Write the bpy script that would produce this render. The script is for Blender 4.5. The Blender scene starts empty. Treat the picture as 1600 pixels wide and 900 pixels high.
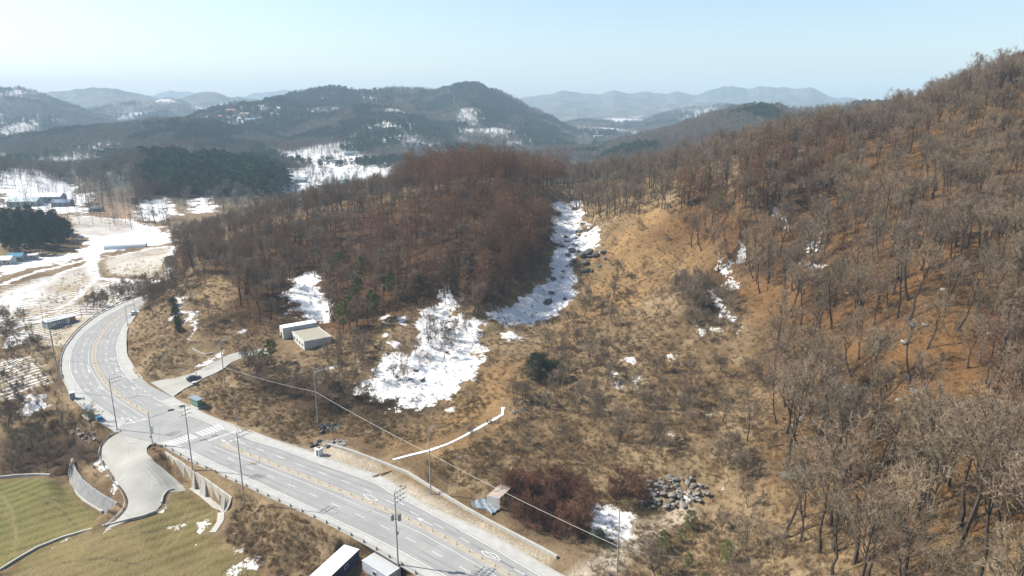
import bpy, math, random
import numpy as np
from mathutils import Vector, Matrix, Euler
sc = bpy.context.scene
R = math.radians
# ------------------------------------------------------------------ camera
F, PITCH, H = 1081.0, R(14.8), 92.0
cd = bpy.data.cameras.new('camera'); cam = bpy.data.objects.new('camera', cd)
sc.collection.objects.link(cam); sc.camera = cam
cam.location = (0, 0, H); cam.rotation_euler = (R(90) - PITCH, 0, 0)
cd.sensor_width = 36; cd.lens = 36 * F / 1600; cd.clip_start = 1; cd.clip_end = 40000
# ------------------------------------------------------------------ sky and sun
SUN_EL = R(41); SUN_AZ = math.atan2(-0.975, 0.22)        # clockwise from +Y
w = bpy.data.worlds.new("World"); sc.world = w; w.use_nodes = True
nt = w.node_tree; sky = nt.nodes.new('ShaderNodeTexSky'); sky.sky_type = 'NISHITA'
sky.sun_disc = False; sky.sun_elevation = SUN_EL; sky.sun_rotation = SUN_AZ
sky.altitude = 100; sky.air_density = 1.0; sky.dust_density = 1.3; sky.ozone_density = 1.2
nt.links.new(sky.outputs[0], nt.nodes['Background'].inputs[0]); nt.nodes['Background'].inputs[1].default_value = 0.10
sd = bpy.data.lights.new('sun', 'SUN'); sun = bpy.data.objects.new('sun', sd); sc.collection.objects.link(sun)
sd.energy = 5.0; sd.angle = R(0.5); sd.color = (1.0, 0.955, 0.88)
sdir = Vector((math.sin(SUN_AZ) * math.cos(SUN_EL), math.cos(SUN_AZ) * math.cos(SUN_EL), math.sin(SUN_EL)))
sun.rotation_euler = sdir.to_track_quat('Z', 'Y').to_euler()
sc.view_settings.view_transform = 'Standard'; sc.view_settings.look = 'None'
sc.view_settings.exposure = 0.95; sc.view_settings.gamma = 1; sc.view_settings.use_curve_mapping = False
sc.render.engine = 'CYCLES'; sc.cycles.max_bounces = 4; sc.cycles.diffuse_bounces = 2; sc.cycles.volume_bounces = 0
sc.cycles.transparent_max_bounces = 4

# ------------------------------------------------------------------ helpers
COL = sc.collection
def link(o, parent=None):
    COL.objects.link(o)
    if parent is not None: o.parent = parent
    return o
def tag(o, label=None, cat=None, group=None, kind=None):
    if label: o['label'] = label
    if cat: o['category'] = cat
    if group: o['group'] = group
    if kind: o['kind'] = kind
    return o
def empty(name, loc, rz=0, s=1.0):
    o = bpy.data.objects.new(name, None); COL.objects.link(o); o.empty_display_size = .5
    o.location = loc; o.rotation_euler = (0, 0, rz); o.scale = (s, s, s); return o
class MB:
    def __init__(s): s.v = []; s.f = []; s.m = []; s.mi = 0
    def face(s, pts):
        n = len(s.v); s.v += [tuple(p) for p in pts]; s.f.append(tuple(range(n, n + len(pts)))); s.m.append(s.mi)
    def box(s, c, d, rz=0, M=None):
        n = len(s.v); hx, hy, hz = d[0] / 2, d[1] / 2, d[2] / 2; ca, sa = math.cos(rz), math.sin(rz)
        for dz in (-hz, hz):
            for dx, dy in ((-hx, -hy), (hx, -hy), (hx, hy), (-hx, hy)):
                s.v.append((c[0] + dx * ca - dy * sa, c[1] + dx * sa + dy * ca, c[2] + dz))
        for q in ((3, 2, 1, 0), (4, 5, 6, 7), (0, 1, 5, 4), (1, 2, 6, 5), (2, 3, 7, 6), (3, 0, 4, 7)):
            s.f.append(tuple(n + i for i in q)); s.m.append(s.mi)
    def tube(s, a, b, r0, r1, k=6, cap=True):
        a = Vector(a); b = Vector(b); d = (b - a)
        if d.length < 1e-6: return
        d.normalize(); u = d.orthogonal().normalized(); v = d.cross(u); n = len(s.v)
        for p, r in ((a, r0), (b, r1)):
            for i in range(k):
                t = 2 * math.pi * i / k; s.v.append(tuple(p + u * (r * math.cos(t)) + v * (r * math.sin(t))))
        for i in range(k):
            j = (i + 1) % k; s.f.append((n + i, n + j, n + k + j, n + k + i)); s.m.append(s.mi)
        if cap:
            s.f.append(tuple(n + k + i for i in range(k))); s.m.append(s.mi)
            s.f.append(tuple(n + k - 1 - i for i in range(k))); s.m.append(s.mi)
    def path(s, pts, rs, k=6):
        for i in range(len(pts) - 1): s.tube(pts[i], pts[i + 1], rs[i], rs[i + 1], k, cap=(i == len(pts) - 2))
    def blade(s, a, b, w, up=None):
        a = Vector(a); b = Vector(b); d = b - a; q = Vector((random.gauss(0, 1), random.gauss(0, 1), random.gauss(0, 1)))
        sd_ = d.cross(q)
        if sd_.length < 1e-6: return
        sd_ = sd_.normalized() * (w / 2); s.face((a - sd_, a + sd_, b))
    def prism(s, poly, z0, z1):
        n = len(s.v); k = len(poly)
        for z in (z0, z1):
            for p in poly: s.v.append((p[0], p[1], z))
        s.f.append(tuple(n + k - 1 - i for i in range(k))); s.m.append(s.mi)
        s.f.append(tuple(n + k + i for i in range(k))); s.m.append(s.mi)
        for i in range(k):
            j = (i + 1) % k; s.f.append((n + i, n + j, n + k + j, n + k + i)); s.m.append(s.mi)
    def mesh(s, name, mats):
        me = bpy.data.meshes.new(name); me.from_pydata(s.v, [], s.f)
        for m in (mats if isinstance(mats, (list, tuple)) else [mats]): me.materials.append(m)
        if any(s.m): me.polygons.foreach_set('material_index', s.m)
        me.update(); return me
    def build(s, name, mats, parent=None, bevel=0, smooth=False):
        me = s.mesh(name, mats)
        if smooth: me.polygons.foreach_set('use_smooth', [True] * len(me.polygons))
        o = link(bpy.data.objects.new(name, me), parent)
        if bevel:
            b = o.modifiers.new('bevel', 'BEVEL'); b.width = bevel; b.segments = 2; b.limit_method = 'ANGLE'
        return o

# ------------------------------------------------------------------ materials
def mat(name, col, rough=.9, var=.12, scale=3.0, bump=0.0, metal=0, col2=None, rand=0, spec=.2, detail=6):
    m = bpy.data.materials.new(name); m.use_nodes = True; t = m.node_tree; b = t.nodes['Principled BSDF']
    b.inputs['Roughness'].default_value = rough; b.inputs['Metallic'].default_value = metal
    b.inputs['Specular IOR Level'].default_value = spec
    tc = t.nodes.new('ShaderNodeTexCoord'); nz = t.nodes.new('ShaderNodeTexNoise')
    nz.inputs['Scale'].default_value = scale; nz.inputs['Detail'].default_value = detail
    t.links.new(tc.outputs['Object'], nz.inputs['Vector'])
    cr = t.nodes.new('ShaderNodeValToRGB'); cr.color_ramp.elements[0].position = .3; cr.color_ramp.elements[1].position = .72
    c2 = col2 or tuple(min(1, c * (1 + var)) for c in col); c1 = tuple(c * (1 - var) for c in col) if col2 is None else col
    cr.color_ramp.elements[0].color = (*c1, 1); cr.color_ramp.elements[1].color = (*c2, 1)
    t.links.new(nz.outputs['Fac'], cr.inputs['Fac']); out = cr.outputs['Color']
    if rand:
        oi = t.nodes.new('ShaderNodeObjectInfo'); hs = t.nodes.new('ShaderNodeHueSaturation')
        mr = t.nodes.new('ShaderNodeMapRange'); mr.inputs['To Min'].default_value = 1 - rand; mr.inputs['To Max'].default_value = 1 + rand
        mh = t.nodes.new('ShaderNodeMapRange'); mh.inputs['To Min'].default_value = .5 - rand * .045; mh.inputs['To Max'].default_value = .5 + rand * .045
        wn = t.nodes.new('ShaderNodeTexWhiteNoise'); wn.noise_dimensions = '1D'; t.links.new(oi.outputs['Random'], wn.inputs['W'])
        t.links.new(oi.outputs['Random'], mr.inputs['Value']); t.links.new(wn.outputs['Value'], mh.inputs['Value'])
        t.links.new(out, hs.inputs['Color']); t.links.new(mr.outputs[0], hs.inputs['Value']); t.links.new(mh.outputs[0], hs.inputs['Hue'])
        out = hs.outputs['Color']
    t.links.new(out, b.inputs['Base Color'])
    if bump:
        bp = t.nodes.new('ShaderNodeBump'); bp.inputs['Strength'].default_value = bump; bp.inputs['Distance'].default_value = .1
        t.links.new(nz.outputs['Fac'], bp.inputs['Height']); t.links.new(bp.outputs[0], b.inputs['Normal'])
    return m

# ------------------------------------------------------------------ projection helpers: rays of the survey camera
cp, sp = math.cos(PITCH), math.sin(PITCH)
def ray(px, py):
    u = (px - 800) / F; v = (450 - py) / F
    return np.array([u, cp + v * sp, v * cp - sp])
def P(px, py, z=0.0):
    d = ray(px, py); t = (z - H) / d[2]; return (d[0] * t, d[1] * t, z)
def S(px, py, Y):
    d = ray(px, py); t = Y / d[1]; return (d[0] * t, Y, H + d[2] * t)
def D(px, Y, z):
    zc = Y * cp + (H - z) * sp; return ((px - 800) / F * zc, Y, z)

# ------------------------------------------------------------------ noise
_rs = np.random.RandomState(7); _perm = _rs.rand(256, 256)
def vnoise(x, y):
    xi = np.floor(x).astype(int); yi = np.floor(y).astype(int); fx = x - xi; fy = y - yi
    fx = fx * fx * (3 - 2 * fx); fy = fy * fy * (3 - 2 * fy)
    g = lambda a, b: _perm[a & 255, b & 255]
    return (g(xi, yi) * (1 - fx) + g(xi + 1, yi) * fx) * (1 - fy) + (g(xi, yi + 1) * (1 - fx) + g(xi + 1, yi + 1) * fx) * fy
def fbm(x, y, s, oct=4, off=0):
    x = np.asarray(x, float) / s + off * 17.3; y = np.asarray(y, float) / s + off * 9.1; a = 1; r = 0; tot = 0
    for i in range(oct):
        r = r + a * vnoise(x, y); tot += a; a *= .5; x = x * 2.03 + 11.7; y = y * 2.03 + 5.3
    return r / tot
def sstep(a, b, x): t = np.clip((x - a) / (b - a), 0, 1); return t * t * (3 - 2 * t)

# ------------------------------------------------------------------ terrain heights
ctl = [  # (pixel x, pixel y, height) of ground seen in the photograph
 (400,753,0),(700,900,0),(800,874,0),(560,745,0),(440,700,0),(300,680,0),(250,650,0),(180,620,0),(120,560,0),(150,500,0),(200,480,0),
 (235,463,0),(100,600,-.3),(225,590,.1),(270,600,.4),(320,580,1.6),(355,560,3),(410,548,4.5),(620,820,0),(300,640,.3),(350,655,.3),(500,700,.3),(600,735,.3),(700,785,.3),
 (230,530,2),(215,520,2),(240,500,7),(262,470,11),(285,425,12),(335,450,14),(345,490,11),(350,520,7),(300,550,3),(250,570,1.5),(280,530,6),(235,460,6),(256,440,8),
 (290,395,8),(350,365,15),(430,340,24),(520,322,34),(620,308,42),(700,296,48),(770,290,50),(840,298,46),(880,312,40),
 (620,400,26),(500,420,17),(700,400,31),(760,420,25),(420,430,14),(560,520,9),(485,540,5.5),(520,500,8),(450,500,8),(640,500,13),(680,470,15),(600,480,14),
 (700,560,6),(640,610,3),(740,530,8),(800,500,10),(860,440,16.5),(890,380,25),(890,325,35),(820,430,20),(840,380,30),(770,490,12.5),
 (930,298,44),(1000,292,50),(1100,278,59),(1200,242,71),(1300,215,77),(1250,300,59),(1150,330,52),
 (1300,400,44),(1500,350,57),(1330,650,19),(1400,880,20),(1100,850,2),(1590,880,32),(1590,650,32),(1590,500,42),(1450,500,40),(1450,700,24),
 (1200,600,14),(1200,450,31),(1100,400,33),(1000,400,29),(1000,330,44),(930,420,22),(935,350,36),(1000,520,15),(900,520,10),(850,600,5),(1000,620,8),(1100,500,21),
 (1140,460,22.5),(1090,450,27),(1180,480,26),
 (750,650,2),(700,700,1),(850,700,2.5),(900,850,.8),(950,820,1),(1000,740,4.5),(1100,720,9),(1050,790,2.5),(1000,880,.5),(1200,860,6),(1200,760,10),(1300,800,13),(880,760,1.5),
 (600,580,5.5),(560,600,4),(500,640,1.6),(400,620,2.2),(460,570,4.5),(420,590,3.3),(350,610,1.5),(620,550,7.5),(800,560,8),(780,620,4),
 (70,560,-1),(20,620,-3),(100,680,-6.5),(60,740,-8),(0,700,-8),(150,690,-4),(60,650,-4.5),(120,650,-2.5),(20,560,-2.5),
 (50,800,-8.5),(100,850,-8),(0,890,-8.5),(200,860,-6),(300,800,-5.5),(300,880,-6),(400,890,-6),(140,790,-8),(110,740,-5),(150,730,-4.5),(440,880,-5.5),(560,930,-5.5),(520,893,-5.5),(590,908,-5.5),(560,893,-5.4),
 (220,700,-.4),(210,740,-2.2),(230,790,-4.6),(190,815,-5.6),(290,770,-5),(330,790,-5.2),(400,800,-2.8),(480,830,-2.6),(350,765,-1.2),
 (0,500,-4),(60,470,-4),(150,430,-4),(200,400,-4),(100,380,-3),(0,420,-4),(200,350,-2),(100,330,0),(0,300,5),(50,350,0),(60,300,4),(250,330,-1),(300,352,0),
 (180,460,-3),(120,480,-2.5),(90,500,-1),(60,520,-2),(250,440,0),(250,400,-2),(0,350,-1),(180,320,6),(240,300,-1)]
cpts = [P(*c) for c in ctl]
cpts += [D(450,520,2), D(620,560,6), D(760,570,12), D(880,600,14), D(300,540,-1), D(1000,560,25), D(1150,520,40), D(1300,480,60),
         D(1400,330,83), D(1500,300,92), D(1600,290,100), D(1700,280,104), D(1400,500,75), D(1600,480,85), D(1850,400,100), D(700,470,38),D(550,480,24),
         (250,60,62),(330,200,95),(420,330,105),(120,20,18),(0,20,-2),(-100,30,-7),(-200,110,-8),(-260,200,-5),(-420,300,-4),(-550,500,-2),(-700,620,4),
         (0,-200,0),(300,-200,60),(-300,-200,-6),(150,70,32),(200,120,44),(-120,-60,-6),(80,-60,6),(600,600,60),(550,250,90),
         (-150,680,2),(-400,650,0),(100,700,15),(400,700,30)]
cpts = np.array(cpts, float)
SC = 100.0
def _phi(r2): return np.where(r2 > 0, .5 * r2 * np.log(np.maximum(r2, 1e-12)), 0)
_X = cpts[:, :2] / SC; _n = len(_X)
_A = np.zeros((_n + 3, _n + 3)); _d2 = ((_X[:, None] - _X[None]) ** 2).sum(-1)
_A[:_n, :_n] = _phi(_d2) + np.eye(_n) * .004; _A[:_n, _n] = 1; _A[:_n, _n + 1:] = _X; _A[_n:, :_n] = _A[:_n, _n:].T
_c = np.linalg.solve(_A, np.concatenate([cpts[:, 2], [0, 0, 0]]))
def z_rbf(x, y):
    x = np.asarray(x, float).ravel() / SC; y = np.asarray(y, float).ravel() / SC; out = np.empty_like(x)
    for i in range(0, len(x), 20000):
        xx = x[i:i + 20000]; yy = y[i:i + 20000]
        d2 = (xx[:, None] - _X[None, :, 0]) ** 2 + (yy[:, None] - _X[None, :, 1]) ** 2
        out[i:i + 20000] = _phi(d2) @ _c[:_n] + _c[_n] + _c[_n + 1] * xx + _c[_n + 2] * yy
    return out
ridges = [  # silhouette (px,py), distance, front width, back width, tree height
 ([(-260,250),(0,248),(60,258),(110,272),(150,258),(190,240),(235,234),(300,245),(360,246),(420,255),(455,275),(500,300)], 830, 190, 200, 10),
 ([(-300,225),(0,222),(60,208),(150,196),(230,190),(280,186),(330,190),(400,205),(470,225),(540,250)], 1500, 420, 350, 8),
 ([(250,200),(290,182),(330,168),(360,160),(400,157),(440,152),(480,160),(540,175),(600,190)], 1950, 420, 400, 8),
 ([(420,215),(460,195),(500,180),(560,163),(612,163),(660,180),(712,205),(770,228),(830,250)], 1750, 480, 500, 8),
 ([(330,175),(420,156),(470,144),(495,136),(560,140),(620,140),(650,141),(700,137),(722,129),(745,128),(770,141),(800,155),(830,168),(860,184),(900,205),(950,225),(1000,245)], 2300, 800, 600, 9),
 ([(-400,150),(-100,150),(0,139),(30,136),(55,141),(90,158),(130,172),(180,190),(240,205)], 2900, 900, 700, 6),
 ([(80,185),(140,166),(200,153),(260,151),(300,161),(350,178)], 3500, 700, 600, 0),
 ([(20,160),(60,146),(110,142),(150,138),(180,138),(210,145),(260,153),(320,165)], 4600, 900, 800, 0),
 ([(240,170),(270,156),(310,143),(335,142),(370,151),(420,158),(470,170)], 4300, 900, 800, 0),
 ([(-500,146),(200,150),(240,146),(265,141),(290,146),(350,151),(400,147),(440,141),(480,140),(540,146),(800,150)], 7600, 1500, 1200, 0),
 ([(740,185),(800,157),(820,151),(850,147),(900,141),(940,148),(960,143),(1010,143),(1060,145),(1090,151),(1125,137),(1140,135),(1200,137),(1270,139),(1310,152),(1380,160),(1500,158),(1800,150)], 6000, 1500, 1200, 0),
 ([(800,195),(850,176),(900,168),(950,171),(1000,168),(1050,161),(1110,158),(1150,166),(1200,175),(1300,190)], 4700, 1000, 700, 0),
 ([(840,215),(880,198),(915,188),(960,196),(1000,192),(1060,175),(1120,165),(1200,170),(1300,190)], 3300, 900, 600, 0),
 ([(800,262),(860,255),(900,250),(930,240),(960,224),(1000,209),(1060,194),(1120,174),(1160,162),(1190,161),(1220,164),(1260,172),(1350,160),(1600,150)], 1150, 420, 500, 9),
]
RD = []
for pts, Y0, wf, wb, th in ridges:
    q = [S(a, b, Y0) for a, b in pts]
    RD.append((np.array([p[0] / Y0 for p in q]), np.array([p[2] - th for p in q]), Y0, wf, wb))
def z_far(x, y):
    x = np.asarray(x, float); y = np.asarray(y, float); yy = np.maximum(y, 50); u = x / yy
    base = 2 + 14 * fbm(x, y, 300, 3) - 7; base = base + 40 * sstep(.15, .8, u) * sstep(500, 900, y)
    z = base.copy()
    for us, zs, Y0, wf, wb in RD:
        zc = np.interp(u, us, zs); edge = sstep(us[0] - .06, us[0] + .02, u) * (1 - sstep(us[-1] - .02, us[-1] + .08, u))
        wob = (fbm(x, y, wf * .9, 3, off=Y0 / 700.) - .5) * wf * .5
        t = np.where(yy < Y0, (Y0 - yy + 0 * wob) / wf, (yy - Y0) / wb)
        t = np.clip(np.abs(t), 0, 1); p = (1 - t) ** 1.25; zc = zc + (fbm(u * 3000, x * 0, 70, 4, off=Y0 / 300.) - .5) * Y0 * .009
        sp_ = 1 - np.abs(fbm(x, y, wf * .45, 4, off=3 + Y0 / 500.) * 2 - 1) * 2.2
        h = np.maximum(zc - base, 0) * edge
        z = np.maximum(z, base + h * (p + .55 * p * (1 - p) * sp_) + (fbm(x, y, 60, 2) - .5) * 8 * p * (1 - p))
    return z
def inpoly(x, y, poly):
    x = np.asarray(x); y = np.asarray(y); r = np.zeros(x.shape, bool); n = len(poly)
    for i in range(n):
        x0, y0 = poly[i][:2]; x1, y1 = poly[(i + 1) % n][:2]
        if y0 == y1: continue
        c = ((y0 > y) != (y1 > y)) & (x < (x1 - x0) * (y - y0) / (y1 - y0) + x0); r ^= c
    return r
def segdist(x, y, line):
    x = np.asarray(x, float); y = np.asarray(y, float); best = np.full(x.shape, 1e9)
    for i in range(len(line) - 1):
        ax, ay = line[i][:2]; bx, by = line[i + 1][:2]; dx, dy = bx - ax, by - ay; L = dx * dx + dy * dy + 1e-9
        t = np.clip(((x - ax) * dx + (y - ay) * dy) / L, 0, 1)
        best = np.minimum(best, np.hypot(x - ax - t * dx, y - ay - t * dy))
    return best
def near_mask(x, y):
    r = np.hypot(x, y); return sstep(520, 680, y + np.abs(x) * .15)

# road edges (photograph pixels on the level carriageway)
roadL_px = [(248,453),(230,460),(199,470),(175,481),(150,494),(124,515),(110,532),(103,541),(97,555),(95,575),(99,592),(106,606),(115,622),(130,637),(150,655),(172,668),(184,677),
            (215,686),(250,692),(302,722),(350,744),(400,766),(450,789),(507,815),(545,834),(575,850),(625,880),(665,905),(720,940),(790,985)]
roadR_px = [(262,462),(245,469),(228,478),(212,492),(204,504),(197,517),(196,537),(197,555),(207,572),(215,585),(223,593),(240,606),(271,621),(277,627),(297,635),(325,650),(362,664),(400,677),(425,687),
            (495,710),(550,731),(595,744),(612,755),(625,765),(650,782),(687,800),(750,827),(800,855),(850,885),(880,901),(930,930),(1010,975)]
def resample(pts, n):
    p = np.array(pts, float); d = np.r_[0, np.cumsum(np.hypot(*(p[1:, :2] - p[:-1, :2]).T))]
    t = np.linspace(0, d[-1], n); return np.stack([np.interp(t, d, p[:, k]) for k in range(p.shape[1])], 1)
def smooth(p, it=2):
    p = p.copy()
    for _ in range(it): p[1:-1] = (p[:-2] + 2 * p[1:-1] + p[2:]) / 4
    return p
roadL = smooth(resample([P(a, b) for a, b in roadL_px], 160), 3); roadR = smooth(resample([P(a, b) for a, b in roadR_px], 160), 3)
road_poly = list(map(tuple, roadL)) + list(map(tuple, roadR[::-1]))

# side road to the fields (left), farm lane (right)
sideL_px = [(190,676),(176,683),(163,692),(158,702),(161,718),(170,736),(183,754),(196,770),(201,783),(199,794),(190,806),(176,818),(162,829)]
sideR_px = [(246,692),(236,694),(229,700),(230,709),(240,721),(256,733),(272,747),(285,758),(291,767),(268,769),(258,772),(254,787),(240,803)]
laneL_px = [(235,598),(250,594.5),(268,592),(282,589),(302,583),(315,576),(335,566),(355,555),(380,549),(415,545)]
laneR_px = [(272,622),(271,619),(280,613),(300,602),(320,590),(335,584),(348,577),(362,566),(385,557),(420,552)]

def z_all0(x, y):
    x = np.asarray(x, float); y = np.asarray(y, float); sh = x.shape; xf = x.ravel(); yf = y.ravel()
    wgt = near_mask(xf, yf); z = np.empty_like(xf)
    i = wgt < 1; z[i] = z_rbf(xf[i], yf[i]) * (1 - wgt[i]); j = wgt > 0; zz = z_far(xf[j], yf[j]) * wgt[j]
    z[~i] = 0; z[j] += zz
    return z.reshape(sh)
bank = 8.0
def z_all(x, y):
    """final bare ground, without the small roughness"""
    z = z_all0(x, y); sh = z.shape; xf = np.asarray(x, float).ravel(); yf = np.asarray(y, float).ravel(); z = z.ravel().copy()
    k = (yf > 20) & (yf < 480) & (xf < 80) & (xf > -260)
    if k.any():
        ins = inpoly(xf[k], yf[k], road_poly); d = np.minimum(segdist(xf[k], yf[k], roadL[::3]), segdist(xf[k], yf[k], roadR[::3]))
        d[ins] = 0; ww = 1 - sstep(.6, 6.0, d); z[k] = z[k] * (1 - ww) - .12 * ww
    for line, reach in SKIRTS:
        k = (np.abs(xf - line[:, 0].mean()) < 60) & (np.abs(yf - line[:, 1].mean()) < 60)
        if not k.any(): continue
        xx = xf[k][:, None]; yy = yf[k][:, None]; a = line[:-1]; d_ = line[1:] - line[:-1]; L2 = d_[:, 0] ** 2 + d_[:, 1] ** 2
        t = np.clip(((xx - a[:, 0]) * d_[:, 0] + (yy - a[:, 1]) * d_[:, 1]) / L2, 0, 1); ex = xx - a[:, 0] - t * d_[:, 0]; ey = yy - a[:, 1] - t * d_[:, 1]
        dd = np.hypot(ex, ey); j = np.argmin(dd, 1); r = np.arange(len(j)); side = d_[j, 0] * ey[r, j] - d_[j, 1] * ex[r, j]; dm = dd[r, j]; tt = t[r, j]
        inner = ((j > 0) | (tt > 0)) & ((j < len(a) - 1) | (tt < 1)); zb = a[j, 2] + tt * d_[j, 2]; w_ = np.where((side < 0) & inner, 1 - sstep(reach * .35, reach, dm), 0)
        zk = z[k]; z[k] = np.where(zk > zb, zk * (1 - w_) + zb * w_, zk)
    for pl, pz, soft in PADS:
        k = (np.abs(xf - pl[0][0]) < 60) & (np.abs(yf - pl[0][1]) < 60)
        if k.any(): ins = inpoly(xf[k], yf[k], pl); d = segdist(xf[k], yf[k], pl + [pl[0]]); w_ = np.where(ins, 1, 1 - sstep(0, soft, d)); z[k] = z[k] * (1 - w_) + pz * w_
    return z.reshape(sh)
def sk_(l): return np.array([(*P(a, b, c)[:2], d) for a, b, c, d in l])
WALL_R = [(257,706,-.2,-1.2),(272,716,-.3,-3.4),(290,727,-.5,-5.2),(310,741,-.8,-5.5),(335,759,-1.0,-5.6),(360,777,-1.2,-5.8),(356,790,-2.2,-5.8),(348,803,-3.8,-5.8)]
WALL_G = [(111,716,-4.2,-8.2),(116,733,-4.3,-8.6),(126,748,-4.5,-8.7),(142,762,-4.8,-8.7),(160,774,-5.0,-8.6),(182,786,-5.4,-8.2)]
SKIRTS = [(sk_(WALL_R), 7.0), (sk_(WALL_G), 8.0)]
PADS = [([P(*q)[:2] for q in [(533,850,-1.5),(563,856,-1.5),(585,861,-1.5),(630,886,-1.5),(640,905,-1.5),(600,1000,-4.4),(450,960,-4.4),(470,893,-1.5)]], -4.4, 1.0)]
def rough(x, y):
    r = np.hypot(x, y); far = 1 - sstep(300, 900, r)
    return ((fbm(x, y, 17, 2, 12) - .5) * 2.6 + (fbm(x, y, 7, 3, 1) - .5) * 1.9 + (fbm(x, y, 1.8, 2, 2) - .5) * .5) * far
class Cache: pass
def hit(px, py, tmax=6000, fn=None):
    fn = fn or z_all
    d = ray(px, py); n = math.hypot(d[0], d[1]); ts = 60 * np.exp(np.linspace(0, math.log(tmax / 60), 500))
    xs = d[0] / n * ts; ys = d[1] / n * ts; zs = H + d[2] / n * ts; g = fn(xs, ys); b = np.where(zs < g)[0]
    if not len(b): return None
    i = max(b[0], 1); a0, a1 = ts[i - 1], ts[i]
    tt = np.linspace(a0, a1, 24); xs = d[0] / n * tt; ys = d[1] / n * tt; zs = H + d[2] / n * tt; g = fn(xs, ys)
    b = np.where(zs < g)[0]; t = tt[b[0]] if len(b) else a1
    return (d[0] / n * t, d[1] / n * t, H + d[2] / n * t)
def hits(pl): return [h for h in (hit(a, b) for a, b in pl) if h is not None]
def zg(x, y): return float(z_all(np.array([x]), np.array([y]))[0])
# ------------------------------------------------------------------ cover areas, traced in the photograph and laid on the terrain
sideL = hits(sideL_px); sideR = hits(sideR_px); laneL = hits(laneL_px); laneR = hits(laneR_px)
sideL = smooth(resample(sideL, 90), 2); sideR = smooth(resample(sideR, 90), 2)
laneL = smooth(resample(laneL, 70), 2); laneR = smooth(resample(laneR, 70), 2)
side_poly = [tuple(p) for p in sideL] + [tuple(p) for p in sideR[::-1]]
lane_poly = [tuple(p) for p in laneL] + [tuple(p) for p in laneR[::-1]]
field_green = hits([(0,752),(40,748),(75,750),(108,762),(128,790),(152,800),(153,818),(120,838),(60,862),(0,889)]); field_green = [(-210,175)] + field_green + [(-190,90)]
field_olive = hits([(8,905),(40,875),(90,850),(150,832),(205,817),(245,803),(262,790),(268,772),(290,770),(320,785),(343,798),(338,815),(328,833),(350,855),(385,880),(405,905)]) + [(-30,70),(-110,60)]
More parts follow.
